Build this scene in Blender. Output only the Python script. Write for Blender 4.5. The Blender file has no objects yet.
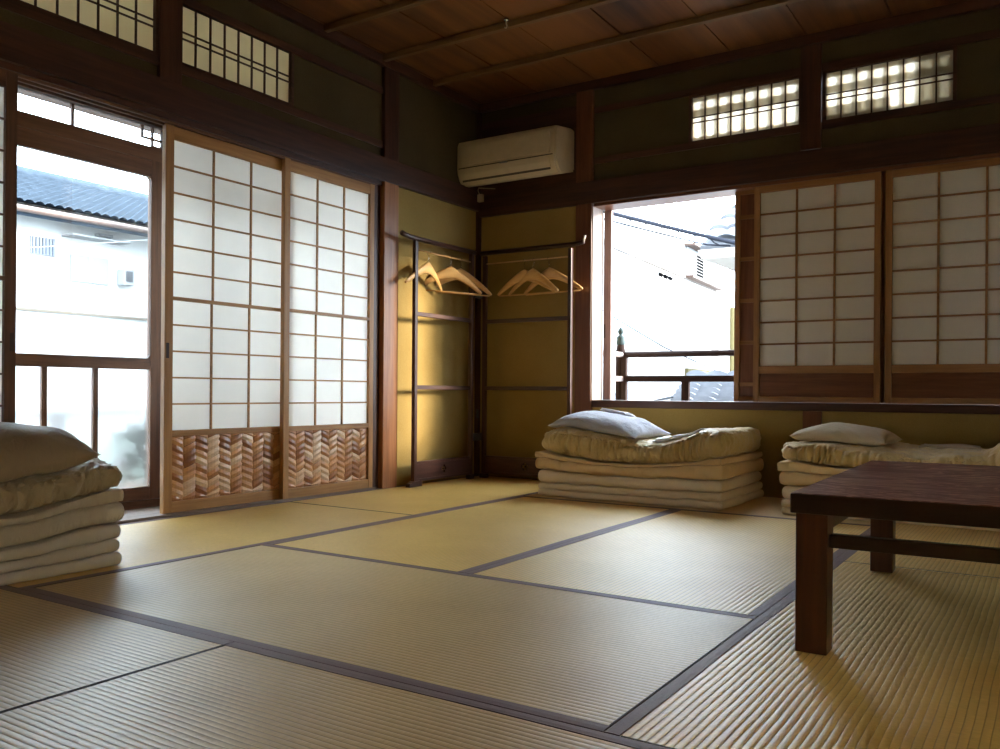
import bpy, bmesh, math, random
from mathutils import Vector, Matrix, noise
random.seed(7)
PI = math.pi
sc = bpy.context.scene
C = sc.collection

# ------------------------------------------------------------------ camera
F_PX, PY, ROLL, YAW = 857.66, 391.75, 0.0074, 0.5746
EYE = Vector((3.397, -4.964, 0.578))
fwd = Vector((-math.sin(YAW), math.cos(YAW), 0)); rgt0 = Vector((math.cos(YAW), math.sin(YAW), 0)); up0 = Vector((0, 0, 1))
rgt = math.cos(ROLL)*rgt0 + math.sin(ROLL)*up0
upv = math.cos(ROLL)*up0 - math.sin(ROLL)*rgt0
cam = bpy.data.cameras.new('camera'); co = bpy.data.objects.new('camera', cam); C.objects.link(co)
M = Matrix((rgt, upv, -fwd)).transposed().to_4x4(); M.translation = EYE
co.matrix_world = M
cam.sensor_width = 36; cam.lens = 36*F_PX/1000; cam.shift_y = (PY-374.5)/1000; cam.clip_start = .02; cam.clip_end = 300
cam.dof.use_dof = False
sc.camera = co

# ------------------------------------------------------------------ light
SKY = 10.0
w = bpy.data.worlds.new('sky'); sc.world = w; w.use_nodes = True
bg = w.node_tree.nodes['Background']
bg.inputs['Color'].default_value = (0.74, 0.87, 1.0, 1); bg.inputs['Strength'].default_value = SKY
sun = bpy.data.lights.new('sun', 'SUN'); sun.energy = 6.5; sun.angle = math.radians(12); sun.color = (1, .86, .66)
so = bpy.data.objects.new('sun', sun); C.objects.link(so)
SUN = Vector((1.9, 1.0, .54)).normalized()
so.rotation_euler = SUN.to_track_quat('Z', 'Y').to_euler()
so.location = (8, 5, 6)
vs = sc.view_settings
vs.view_transform = 'Standard'; vs.look = 'None'; vs.gamma = 1; vs.use_curve_mapping = False
vs.exposure = 1.0
sc.cycles.max_bounces = 10; sc.cycles.diffuse_bounces = 7; sc.cycles.glossy_bounces = 4
sc.cycles.transmission_bounces = 8; sc.cycles.transparent_max_bounces = 12
sc.cycles.sample_clamp_indirect = 6.0
sc.cycles.caustics_reflective = False

# ------------------------------------------------------------------ node helpers
def mat_new(name):
    m = bpy.data.materials.new(name); m.use_nodes = True
    nt = m.node_tree; b = nt.nodes['Principled BSDF']
    return m, nt, b
def N(nt, t, **k):
    n = nt.nodes.new(t)
    for a, v in k.items(): setattr(n, a, v)
    return n
def ramp(nt, stops):
    r = N(nt, 'ShaderNodeValToRGB'); e = r.color_ramp.elements
    while len(e) < len(stops): e.new(.5)
    for i, (p, c) in enumerate(stops): e[i].position = p; e[i].color = (*c, 1)
    return r
def coords(nt, scale, obj=True):
    t = N(nt, 'ShaderNodeTexCoord'); mp = N(nt, 'ShaderNodeMapping')
    nt.links.new(t.outputs['Object' if obj else 'Generated'], mp.inputs[0]); mp.inputs['Scale'].default_value = scale
    return mp
def noise_n(nt, vec, scale, detail=4, rough=.55, dist=0):
    n = N(nt, 'ShaderNodeTexNoise'); n.inputs['Scale'].default_value = scale; n.inputs['Detail'].default_value = detail
    n.inputs['Roughness'].default_value = rough; n.inputs['Distortion'].default_value = dist
    nt.links.new(vec, n.inputs['Vector']); return n
def bump(nt, h, b, strength=.3, dist=.002):
    n = N(nt, 'ShaderNodeBump'); n.inputs['Strength'].default_value = strength; n.inputs['Distance'].default_value = dist
    nt.links.new(h, n.inputs['Height']); nt.links.new(n.outputs[0], b.inputs['Normal']); return n

def wood(name, c1, c2, axis='x', rough=.45, fine=60, spec=.4, bs=.25):
    m, nt, b = mat_new(name)
    s = {'x': (.06, 1, 1), 'y': (1, .06, 1), 'z': (1, 1, .06)}[axis]
    mp = coords(nt, s)
    n1 = noise_n(nt, mp.outputs[0], fine, 5, .6, .4)
    n2 = noise_n(nt, mp.outputs[0], fine*.12, 3, .5, 1.2)
    mx = N(nt, 'ShaderNodeMath', operation='ADD'); nt.links.new(n1.outputs[0], mx.inputs[0]); nt.links.new(n2.outputs[0], mx.inputs[1])
    hf = N(nt, 'ShaderNodeMath', operation='MULTIPLY'); hf.inputs[1].default_value = .5; nt.links.new(mx.outputs[0], hf.inputs[0])
    r = ramp(nt, [(.36, c1), (.62, c2)]); nt.links.new(hf.outputs[0], r.inputs[0])
    nt.links.new(r.outputs[0], b.inputs['Base Color'])
    b.inputs['Roughness'].default_value = rough; b.inputs['Specular IOR Level'].default_value = spec
    bump(nt, hf.outputs[0], b, bs, .002)
    return m
def wood3(name, c1, c2, **k): return {a: wood(name+'_'+a, c1, c2, a, **k) for a in 'xyz'}

DARK = wood3('dark_wood', (.032, .012, .008), (.085, .032, .018))
POST = wood3('post_wood', (.10, .034, .017), (.21, .08, .038), rough=.38)
BATTEN = wood3('batten_wood', (.13, .07, .03), (.24, .14, .06), rough=.45)
SHOJI = wood3('shoji_wood', (.20, .092, .032), (.36, .18, .068), rough=.5)
SHOJI_LIT = wood3('lit_shoji_wood', (.27, .125, .038), (.45, .235, .082), rough=.5)  # light on the left door frames put into a brighter, golden wood
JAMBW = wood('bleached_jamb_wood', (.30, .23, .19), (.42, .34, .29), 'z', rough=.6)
LIGHTW = wood3('pale_wood', (.42, .235, .09), (.60, .37, .16), rough=.5)
DOORW = wood3('door_frame_wood', (.075, .032, .017), (.17, .078, .040), rough=.5)
RACKW = wood3('rack_wood', (.030, .012, .010), (.075, .032, .024), rough=.35)
OUTW = wood3('weathered_wood', (.09, .065, .055), (.20, .15, .125), rough=.7)
HANGW = wood3('hanger_wood', (.55, .30, .10), (.72, .45, .18), rough=.35)
CEILW = wood('ceiling_boards', (.05, .017, .006), (.24, .095, .028), 'y', rough=.42, fine=9, bs=.08)
ENGW = wood('engawa_boards', (.11, .075, .055), (.25, .175, .125), 'y', rough=.6, fine=50)

def plaster(nm, c1, c2):
    m, nt, b = mat_new(nm); mp = coords(nt, (1, 1, 1))
    n1 = noise_n(nt, mp.outputs[0], 3, 4); n2 = noise_n(nt, mp.outputs[0], 260, 3)
    mx = N(nt, 'ShaderNodeMath', operation='ADD'); nt.links.new(n1.outputs[0], mx.inputs[0]); nt.links.new(n2.outputs[0], mx.inputs[1])
    r = ramp(nt, [(.35, c1), (.65, c2)])
    h = N(nt, 'ShaderNodeMath', operation='MULTIPLY'); h.inputs[1].default_value = .5; nt.links.new(mx.outputs[0], h.inputs[0])
    nt.links.new(h.outputs[0], r.inputs[0]); nt.links.new(r.outputs[0], b.inputs['Base Color'])
    b.inputs['Roughness'].default_value = .9; b.inputs['Specular IOR Level'].default_value = .1
    bump(nt, n2.outputs[0], b, .35, .002); return m
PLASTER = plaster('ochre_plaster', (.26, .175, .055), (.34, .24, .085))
PLASTER_SHADE = plaster('shaded_upper_plaster', (.066, .050, .025), (.095, .075, .040))  # eave shade on the upper walls painted in as darker plaster

def paper(name, col, trans=.55, alb=.85):
    m, nt, b = mat_new(name); nt.nodes.remove(b)
    mp = coords(nt, (1, 1, 1)); n1 = noise_n(nt, mp.outputs[0], 9, 6, .7)
    r = ramp(nt, [(.3, tuple(c*.96 for c in col)), (.7, col)]); nt.links.new(n1.outputs[0], r.inputs[0])
    d = N(nt, 'ShaderNodeBsdfDiffuse'); t = N(nt, 'ShaderNodeBsdfTranslucent'); mx = N(nt, 'ShaderNodeMixShader'); mx.inputs[0].default_value = trans
    nt.links.new(r.outputs[0], d.inputs[0]); nt.links.new(r.outputs[0], t.inputs[0])
    nt.links.new(d.outputs[0], mx.inputs[1]); nt.links.new(t.outputs[0], mx.inputs[2]); nt.links.new(mx.outputs[0], nt.nodes['Material Output'].inputs[0])
    return m
PAPER = paper('shoji_paper', (.94, .92, .88), .48)
PAPER_FILL = paper('warm_fill_paper', (.93, .85, .68), .50)  # warm tint for the added fill windows
PAPER_THIN = paper('thin_paper', (.92, .88, .80), .62)
PAPER_OLD = paper('aged_paper', (.84, .77, .58), .36)

def cloth(name, col, rough=.85, fine=600, bs=.2, sheen=.15, var=.08, crumple=.35, cs=(1, 1, .35)):
    m, nt, b = mat_new(name); mp = coords(nt, (1, 1, 1))
    n1 = noise_n(nt, mp.outputs[0], fine, 2); n2 = noise_n(nt, mp.outputs[0], 5, 3)
    r = ramp(nt, [(.3, tuple(c*(1-var) for c in col)), (.7, col)]); nt.links.new(n2.outputs[0], r.inputs[0])
    nt.links.new(r.outputs[0], b.inputs['Base Color']); b.inputs['Roughness'].default_value = rough
    b.inputs['Sheen Weight'].default_value = sheen; b.inputs['Specular IOR Level'].default_value = .2
    b1 = bump(nt, n1.outputs[0], b, bs, .0006)
    mp3 = coords(nt, cs); n3 = noise_n(nt, mp3.outputs[0], 34, 3, .5, 1.2)
    b3 = N(nt, 'ShaderNodeBump'); b3.inputs['Strength'].default_value = crumple; b3.inputs['Distance'].default_value = .012
    nt.links.new(n3.outputs[0], b3.inputs['Height']); nt.links.new(b3.outputs[0], b1.inputs['Normal']); return m
MATTRESS = cloth('mattress_cotton', (.74, .61, .41))
QUILT = cloth('quilt_beige', (.70, .50, .26), crumple=.5)
QUILTG = cloth('grey_beige_cotton', (.54, .48, .41), crumple=.7)
COMF = cloth('olive_comforter', (.62, .46, .21), rough=.5, sheen=.2, crumple=.8)
COMFG = cloth('taupe_comforter', (.44, .36, .25), rough=.5, sheen=.2, crumple=.8)
PILLOW = cloth('pillow_blue_grey', (.42, .42, .46), crumple=.6)
PILLOWB = cloth('pillow_beige', (.52, .42, .28), crumple=.5)
PILLOWT = cloth('pillow_taupe', (.30, .23, .16), rough=.6, crumple=.5)
SHEET = cloth('white_sheet', (.80, .79, .80))
HERI = cloth('border_cloth', (.15, .078, .080), rough=.55, fine=900, bs=.3, sheen=.1, var=.15, crumple=.05)

def tatami(nm, c1, c2):
    m, nt, b = mat_new(nm)
    t = N(nt, 'ShaderNodeTexCoord'); sp = N(nt, 'ShaderNodeSeparateXYZ'); nt.links.new(t.outputs['Object'], sp.inputs[0])
    # ribs run along local X; pitch 15 mm across local Y
    wob = noise_n(nt, t.outputs['Object'], 2.5, 2)
    a = N(nt, 'ShaderNodeMath', operation='MULTIPLY_ADD'); nt.links.new(wob.outputs[0], a.inputs[0]); a.inputs[1].default_value = .012; nt.links.new(sp.outputs[1], a.inputs[2])
    k = N(nt, 'ShaderNodeMath', operation='MULTIPLY'); k.inputs[1].default_value = PI/.0155; nt.links.new(a.outputs[0], k.inputs[0])
    s = N(nt, 'ShaderNodeMath', operation='SINE'); nt.links.new(k.outputs[0], s.inputs[0])
    ab = N(nt, 'ShaderNodeMath', operation='ABSOLUTE'); nt.links.new(s.outputs[0], ab.inputs[0])
    pw = N(nt, 'ShaderNodeMath', operation='POWER'); pw.inputs[1].default_value = .6; nt.links.new(ab.outputs[0], pw.inputs[0])
    # stalks run across, fine noise stretched along Y
    mp = N(nt, 'ShaderNodeMapping'); mp.inputs['Scale'].default_value = (1, .12, 1); nt.links.new(t.outputs['Object'], mp.inputs[0])
    st = noise_n(nt, mp.outputs[0], 330, 3)
    ad = N(nt, 'ShaderNodeMath', operation='MULTIPLY_ADD'); nt.links.new(st.outputs[0], ad.inputs[0]); ad.inputs[1].default_value = .10; nt.links.new(pw.outputs[0], ad.inputs[2])
    big = noise_n(nt, t.outputs['Object'], 2.2, 4, .6)
    r1 = ramp(nt, [(.3, c1), (.7, c2)]); nt.links.new(big.outputs[0], r1.inputs[0])
    r2 = ramp(nt, [(.10, (.50, .43, .34)), (.55, (1, 1, 1))]); nt.links.new(pw.outputs[0], r2.inputs[0])  # shade in the rib valleys painted into the colour
    r3 = ramp(nt, [(.3, (.78, .76, .70)), (.7, (1, 1, 1))]); nt.links.new(st.outputs[0], r3.inputs[0])
    m1 = N(nt, 'ShaderNodeMix', data_type='RGBA', blend_type='MULTIPLY'); m1.inputs[0].default_value = 1
    nt.links.new(r1.outputs[0], m1.inputs[6]); nt.links.new(r2.outputs[0], m1.inputs[7])
    m2 = N(nt, 'ShaderNodeMix', data_type='RGBA', blend_type='MULTIPLY'); m2.inputs[0].default_value = .8
    nt.links.new(m1.outputs[2], m2.inputs[6]); nt.links.new(r3.outputs[0], m2.inputs[7])
    nt.links.new(m2.outputs[2], b.inputs['Base Color'])
    b.inputs['Roughness'].default_value = .42; b.inputs['Specular IOR Level'].default_value = .5
    bump(nt, ad.outputs[0], b, .42, .0030); return m
TATAMI = {True: tatami('rush_golden_sheen', (.74, .47, .125), (.86, .59, .19)), False: tatami('rush_grey_sheen', (.63, .44, .19), (.74, .54, .26))}  # golden and grey tints paint in the sheen by weave direction

def plain(name, col, rough=.5, metal=0, spec=.5, var=.1, sc_=20):
    m, nt, b = mat_new(name); mp = coords(nt, (1, 1, 1)); n1 = noise_n(nt, mp.outputs[0], sc_, 4)
    r = ramp(nt, [(.3, tuple(c*(1-var) for c in col)), (.7, col)]); nt.links.new(n1.outputs[0], r.inputs[0])
    nt.links.new(r.outputs[0], b.inputs['Base Color']); b.inputs['Roughness'].default_value = rough
    b.inputs['Metallic'].default_value = metal; b.inputs['Specular IOR Level'].default_value = spec; return m
ACW = plain('yellowed_plastic', (.60, .50, .33), .4)
ACD = plain('dark_slot', (.06, .045, .03), .6)
PLUGM = plain('cream_plastic', (.55, .47, .33), .4)
STEEL = plain('hook_steel', (.6, .58, .55), .25, 1)
WHITEWALL = plain('white_render', (.50, .50, .49), .9, var=.04, sc_=1.5)
STAINM = plain('stained_render', (.16, .13, .12), .9, var=.3, sc_=3)
GREYM = plain('grey_paint', (.26, .265, .27), .85, 0, .1)
DARKM = plain('dark_metal', (.05, .05, .055), .6)
TILEL = plain('blue_roof_tile', (.050, .066, .088), .9, 0, .02, var=.35, sc_=6)
TILEG = plain('grey_roof_tile', (.17, .18, .20), .9, 0, .1, var=.3, sc_=8)
BRONZE = plain('green_bronze', (.05, .085, .09), .7, .2, var=.4, sc_=60)
CABLE = plain('cable_black', (.02, .022, .03), .8, 0, .05)
SLOT = plain('black_slot', (.006, .006, .007), .95, 0, 0.0)
GROUND = plain('asphalt', (.20, .20, .20), .9)
LEAF = plain('shrub_leaf', (.15, .17, .13), .6, var=.5, sc_=30)
FLOWER = plain('pale_petals', (.62, .48, .50), .6)
POTM = plain('clay_pot', (.28, .14, .09), .7)
BRASS = plain('recessed_pull', (.05, .025, .015), .4)
WINM = plain('yellow_window_frame', (.12, .10, .045), .8, 0, .1)

def lacquer():
    m, nt, b = mat_new('worn_red_lacquer'); mp = coords(nt, (.35, 1.6, 1))
    n1 = noise_n(nt, mp.outputs[0], 4, 5, .6, 2.2)
    wv = N(nt, 'ShaderNodeMath', operation='MULTIPLY'); wv.inputs[1].default_value = 48; nt.links.new(n1.outputs[0], wv.inputs[0])
    sn = N(nt, 'ShaderNodeMath', operation='SINE'); nt.links.new(wv.outputs[0], sn.inputs[0])
    mp2 = coords(nt, (1, 1, 1)); n2 = noise_n(nt, mp2.outputs[0], 5, 5, .6)
    mk = N(nt, 'ShaderNodeMath', operation='MULTIPLY'); nt.links.new(sn.outputs[0], mk.inputs[0]); nt.links.new(n2.outputs[0], mk.inputs[1])
    r = ramp(nt, [(.0, (.13, .022, .016)), (.20, (.20, .042, .032)), (.40, (.48, .28, .24))]); nt.links.new(mk.outputs[0], r.inputs[0])
    nt.links.new(r.outputs[0], b.inputs['Base Color']); b.inputs['Roughness'].default_value = .34
    bump(nt, mk.outputs[0], b, .15, .001); return m
LACQ = lacquer()

def clear_glass():
    m, nt, b = mat_new('clear_glass'); nt.nodes.remove(b)
    t = N(nt, 'ShaderNodeBsdfTransparent'); t.inputs[0].default_value = (.95, .97, .97, 1)
    g = N(nt, 'ShaderNodeBsdfGlossy'); g.inputs['Roughness'].default_value = .02
    f = N(nt, 'ShaderNodeFresnel'); f.inputs[0].default_value = 1.45
    mx = N(nt, 'ShaderNodeMixShader'); nt.links.new(f.outputs[0], mx.inputs[0]); nt.links.new(t.outputs[0], mx.inputs[1]); nt.links.new(g.outputs[0], mx.inputs[2])
    nt.links.new(mx.outputs[0], nt.nodes['Material Output'].inputs[0]); return m
GLASS = clear_glass()
def frost():
    m, nt, b = mat_new('frosted_glass')
    b.inputs['Base Color'].default_value = (.80, .82, .83, 1); b.inputs['Transmission Weight'].default_value = 1
    b.inputs['Roughness'].default_value = .33; b.inputs['IOR'].default_value = 1.3; return m
FROST = frost()

def bamboo():
    m, nt, b = mat_new('woven_bamboo')
    g = N(nt, 'ShaderNodeNewGeometry')
    r = ramp(nt, [(0, (.32, .11, .03)), (.3, (.55, .23, .07)), (.7, (.75, .38, .15)), (1, (.92, .68, .46))])
    nt.links.new(g.outputs['Random Per Island'], r.inputs[0])
    mp = coords(nt, (1, .15, 1)); n1 = noise_n(nt, mp.outputs[0], 260, 3)
    mx = N(nt, 'ShaderNodeMix', data_type='RGBA', blend_type='MULTIPLY'); mx.inputs[0].default_value = .5
    nt.links.new(r.outputs[0], mx.inputs[6]); nt.links.new(n1.outputs[0], mx.inputs[7]); nt.links.new(mx.outputs[2], b.inputs['Base Color'])
    b.inputs['Roughness'].default_value = .32; return m
BAMBOO = bamboo()

# ------------------------------------------------------------------ mesh helpers
def box(bm, x0, x1, y0, y1, z0, z1, bev=0.0):
    if x0 > x1: x0, x1 = x1, x0
    if y0 > y1: y0, y1 = y1, y0
    if z0 > z1: z0, z1 = z1, z0
    v = [bm.verts.new(p) for p in ((x0,y0,z0),(x1,y0,z0),(x1,y1,z0),(x0,y1,z0),(x0,y0,z1),(x1,y0,z1),(x1,y1,z1),(x0,y1,z1))]
    fs = [bm.faces.new([v[i] for i in f]) for f in ((3,2,1,0),(4,5,6,7),(0,1,5,4),(1,2,6,5),(2,3,7,6),(3,0,4,7))]
    if bev > 0:
        es = list({e for f in fs for e in f.edges})
        bmesh.ops.bevel(bm, geom=es, offset=bev, segments=2, affect='EDGES', profile=.6)
    return bm
def tube(bm, pts, r, seg=8, cap=True):
    pts = [Vector(p) for p in pts]; rings = []; rr = r if isinstance(r, (list, tuple)) else [r]*len(pts)
    ref = Vector((0, 0, 1))
    for i, p in enumerate(pts):
        d = (pts[min(i+1, len(pts)-1)] - pts[max(i-1, 0)]).normalized()
        if abs(d.dot(ref)) > .95: ref = Vector((1, 0, 0)) if abs(d.x) < .9 else Vector((0, 1, 0))
        a = d.cross(ref).normalized(); b2 = d.cross(a).normalized()
        rings.append([bm.verts.new(p + rr[i]*(math.cos(t)*a + math.sin(t)*b2)) for t in (2*PI*k/seg for k in range(seg))])
    for i in range(len(rings)-1):
        for k in range(seg): bm.faces.new((rings[i][k], rings[i][(k+1)%seg], rings[i+1][(k+1)%seg], rings[i+1][k]))
    if cap: bm.faces.new(rings[0][::-1]); bm.faces.new(rings[-1])
    bmesh.ops.recalc_face_normals(bm, faces=bm.faces); return bm
def lathe(bm, prof, cx=0, cy=0, seg=24):
    rings = []
    for r, z in prof: rings.append([bm.verts.new((cx+r*math.cos(2*PI*k/seg), cy+r*math.sin(2*PI*k/seg), z)) for k in range(seg)])
    for i in range(len(rings)-1):
        for k in range(seg): bm.faces.new((rings[i][k], rings[i][(k+1)%seg], rings[i+1][(k+1)%seg], rings[i+1][k]))
    bm.faces.new(rings[0][::-1]); bm.faces.new(rings[-1]); bmesh.ops.recalc_face_normals(bm, faces=bm.faces); return bm
def prism(bm, poly, axis, a0, a1):
    """extrude polygon (pairs) along axis; pairs fill the two other axes in xyz order"""
    def P(q, a): return {'x': (a, q[0], q[1]), 'y': (q[0], a, q[1]), 'z': (q[0], q[1], a)}[axis]
    A = [bm.verts.new(P(q, a0)) for q in poly]; B = [bm.verts.new(P(q, a1)) for q in poly]; n = len(poly)
    bm.faces.new(A); bm.faces.new(B[::-1])
    for i in range(n): bm.faces.new((A[i], B[i], B[(i+1)%n], A[(i+1)%n]))
    bmesh.ops.recalc_face_normals(bm, faces=bm.faces); return bm
def B(): return bmesh.new()
def ob(name, bm, mat, parent=None, smooth=False, label=None, cat=None, group=None, kind=None, world=True):
    me = bpy.data.meshes.new(name); bm.to_mesh(me); bm.free(); me.materials.append(mat)
    if smooth:
        for p in me.polygons: p.use_smooth = True
    o = bpy.data.objects.new(name, me); C.objects.link(o)
    if parent is not None:
        o.parent = parent
        if world:
            # geometry given in world coordinates while the thing's own base sits elsewhere
            base = Vector(parent.get('_base', (0, 0, 0)))
            o.matrix_parent_inverse = Matrix.Translation(-base)
            o['_base'] = (0.0, 0.0, 0.0)
    tag(o, label, cat, group, kind); return o
def tag(o, label=None, cat=None, group=None, kind=None):
    if label: o['label'] = label
    if cat: o['category'] = cat
    if group: o['group'] = group
    if kind: o['kind'] = kind
    return o
def thing(name, loc, label=None, cat=None, group=None, kind=None, rotz=0):
    o = bpy.data.objects.new(name, None); C.objects.link(o); o.location = loc; o.rotation_euler = (0, 0, rotz)
    o.empty_display_size = .1; o['_base'] = tuple(float(c) for c in loc); tag(o, label, cat, group, kind); return o
def struct(name, bm, mat, label=None, smooth=False): return ob(name, bm, mat, None, smooth, label, None, None, 'structure')

XL, YB, ZC = .04, -.074, 2.55        # left wall face, back wall face, ceiling
XR, YF = 5.5, -6.4

# ------------------------------------------------------------------ shell
bm = B(); box(bm, -.50, XR+.15, YF-.15, .12, -.20, -.055); struct('floor', bm, DARK['x'], 'dark timber subfloor under the tatami mats')
ENDB = plain('dark_end_binding', (.07, .048, .028), .8)
# tatami mats: local X along the length
def mat_(cx, cy, L, W, rot, heri, lab):
    t = thing('tatami_mat', (cx, cy, -.055), lab, 'tatami mat', 'woven rush tatami mats covering the floor', None, rot)
    g = .0014; bm = B(); box(bm, -L/2+g, L/2-g, -W/2+g, W/2-g, 0, .054, .001)
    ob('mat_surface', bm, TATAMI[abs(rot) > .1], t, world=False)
    bm = B(); box(bm, -L/2+g-.0004, -L/2+g+.0042, -W/2+.032, W/2-.032, .03, .0545); ob('end_binding', bm, ENDB, t, world=False); bm = B(); box(bm, L/2-g-.0042, L/2-g+.0004, -W/2+.032, W/2-.032, .03, .0545)
    ob('end_binding', bm, ENDB, t, world=False)
    for s in heri:
        bm = B(); n = 40
        y0, y1 = s*(W/2-g+.0008), s*(W/2-.031)
        top = .0552
        rows = []
        for i in range(n+1):
            x = -L/2+g + (L-2*g)*i/n; e = .005*noise.noise(Vector((x*2.2, s*3+cx, cy)))
            prof = [(y0, .03), (y0, top-.0006), (y0-s*.0015, top), ((y0+y1)/2, top+.0005), (y1+e+s*.001, top), (y1+e, .0536)]
            rows.append([bm.verts.new((x, a, b_)) for a, b_ in prof])
        for i in range(n):
            for k in range(5): bm.faces.new((rows[i][k], rows[i+1][k], rows[i+1][k+1], rows[i][k+1]))
        bm.faces.new(rows[0]); bm.faces.new(rows[-1])
        bmesh.ops.recalc_face_normals(bm, faces=bm.faces)
        ob('border_cloth', bm, HERI, t, world=False)
    return t
H = PI/2
mat_(.475, -.947, 1.745, .87, H, (1, -1), 'rush mat in the far corner under the black clothes rack')
mat_(.475, -2.73, 1.82, .87, H, (1, -1), 'sunlit rush mat lying just inside the open glass door')
mat_(1.832, -3.185, 1.844, .91, 0, (1, -1), 'large central mat with purple cloth borders, ribs running crosswise')
mat_(1.365, -1.82, 1.82, .91, H, (1, -1), 'golden-sheen mat in the middle of the room, before the bedding stack under the open window')
mat_(2.287, -1.82, 1.82, .934, H, (1, -1), 'brightly reflecting ribbed mat between the golden-sheen mat and the low table')
mat_(1.832, -.4945, 1.844, .835, 0, (1, -1), 'mat along the window wall carrying the first bedding stack')
mat_(3.197, -.947, 1.745, .886, H, (1, -1), 'mat beneath the far legs of the low table and the second bedding stack')
mat_(3.197, -2.73, 1.82, .886, H, (1, -1), 'mat under the near legs of the red low table, crossed by soft shadows')
mat_(.93, -4.095, 1.78, .91, 0, (1, -1), 'bluish shining mat in front of the left bedding stack')
mat_(2.73, -4.095, 1.82, .91, 0, (1, -1), 'foreground mat at the bottom centre, ending at a plain butt seam on its left')
for (cx, cy, L, W, r, lab) in ((.93, -5.005, 1.78, .91, 0, 'mat nearest the front wall on the door side'), (2.73, -5.005, 1.82, .91, 0, 'mat nearest the front wall in the middle of the room'),
                    (1.82, -5.93, 3.56, .93, 0, 'long mat laid along the front wall'), (4.095, -2.73, 1.82, .91, H, 'mat right of the low table'),
                    (4.095, -.947, 1.745, .91, H, 'mat by the window wall, right of the second bedding stack'), (4.57, -4.95, 1.86, 1.80, 0, 'wide mat in the front right corner'),):
    mat_(cx, cy, L, W, r, (1, -1), lab)
bm = B(); box(bm, 4.552, XR, -3.64, YB, -.055, -.001); box(bm, 3.64, XR, YF, -5.88, -.055, -.001); struct('trim_1', bm, DARK['y'], 'dark board strip along the right wall')
# entrance strip: sill + engawa boards between tatami and glass doors
bm = B(); box(bm, -.11, .036, -4.6, -1.09, -.055, .012)
for x in (-.075, -.025): pass
struct('trim_2', bm, ENGW, 'worn wooden sill under the paper doors')
bm = B()
for i, x in enumerate((-.113, -.206, -.299)): box(bm, x-.090, x, -4.6, -.6, -.055, -.006 - .002*i, .002)
struct('trim_3', bm, ENGW, 'weathered boards between paper doors and glass doors')

# walls
bm = B()
box(bm, XL-.08, XL, -.96, YB+.08, -.055, 1.95)                     # corner plaster
box(bm, XL-.08, XL, -6.5, -4.70, -.055, 1.95)
struct('wall_left', bm, PLASTER, 'ochre plaster wall on the door side')
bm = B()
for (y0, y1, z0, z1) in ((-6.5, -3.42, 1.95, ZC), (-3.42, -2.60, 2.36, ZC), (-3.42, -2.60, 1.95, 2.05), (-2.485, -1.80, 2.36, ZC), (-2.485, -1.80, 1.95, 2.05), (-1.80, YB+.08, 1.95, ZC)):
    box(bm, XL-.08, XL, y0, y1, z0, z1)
struct('wall_left_upper', bm, PLASTER_SHADE, 'plaster with eave shade painted in above the long beam on the door side')
bm = B()
box(bm, XL-.08, .82, YB, YB+.10, -.055, 1.9)
box(bm, .92, 4.2, YB, YB+.10, -.055, .485)
box(bm, 4.2, XR, YB, YB+.10, -.055, 1.9)
struct('wall_back', bm, PLASTER, 'ochre plaster wall on the window side')
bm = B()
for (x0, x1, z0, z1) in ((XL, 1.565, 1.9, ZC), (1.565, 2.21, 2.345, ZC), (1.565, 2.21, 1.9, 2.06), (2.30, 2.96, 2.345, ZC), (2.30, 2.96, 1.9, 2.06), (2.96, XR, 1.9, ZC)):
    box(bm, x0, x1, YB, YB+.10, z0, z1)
struct('wall_back_upper', bm, PLASTER_SHADE, 'plaster with eave shade painted in above the long beam on the window side')
bm = B(); box(bm, XR, XR+.1, YF-.1, -5.7, -.055, ZC); box(bm, XR, XR+.1, -2.94, YB+.1, -.055, ZC); box(bm, XR, XR+.1, -5.7, -2.94, -.055, .35); box(bm, XR, XR+.1, -5.7, -2.94, 1.8, ZC)
struct('wall_right', bm, PLASTER, 'ochre plaster wall to the right')
bm = B(); box(bm, XL-.08, XR, YF-.1, YF, -.055, ZC); struct('wall_front', bm, PLASTER, 'ochre plaster wall facing the window wall')
# ceiling boards with seams every 43 cm
bm = B(); x = .09-.43
while x < XR+.1:
    box(bm, max(x, -.1)+.004, min(x+.43, XR+.1)-.004, YF-.1, .06, ZC+random.uniform(0, .004), ZC+.02); x += .43
struct('ceiling', bm, CEILW, 'dark board ceiling')
bm = B(); box(bm, -.1, XR+.1, YF-.1, .1, ZC+.021, ZC+.05); struct('trim_4', bm, DARK['x'])
y = -.625
k = 5
while y > YF:
    bm = B(); box(bm, XL, XR, y-.016, y+.016, ZC-.034, ZC, .004); struct('trim_%d' % k, bm, BATTEN['x'], 'thin ceiling batten'); k += 1; y -= .482
bm = B(); box(bm, XL, XL+.035, YF, YB, ZC-.055, ZC, .003); struct('trim_%d' % k, bm, DARK['y'], 'cornice on the left wall'); k += 1
bm = B(); box(bm, XL, XR, YB-.035, YB, ZC-.055, ZC, .003); struct('trim_%d' % k, bm, DARK['x'], 'cornice on the window wall'); k += 1

# posts, beams
def tr(x0, x1, y0, y1, z0, z1, m, lab=None, bev=.003):
    global k
    bm = B(); box(bm, x0, x1, y0, y1, z0, z1, bev); o = struct('trim_%d' % k, bm, m, lab); k += 1; return o
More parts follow.
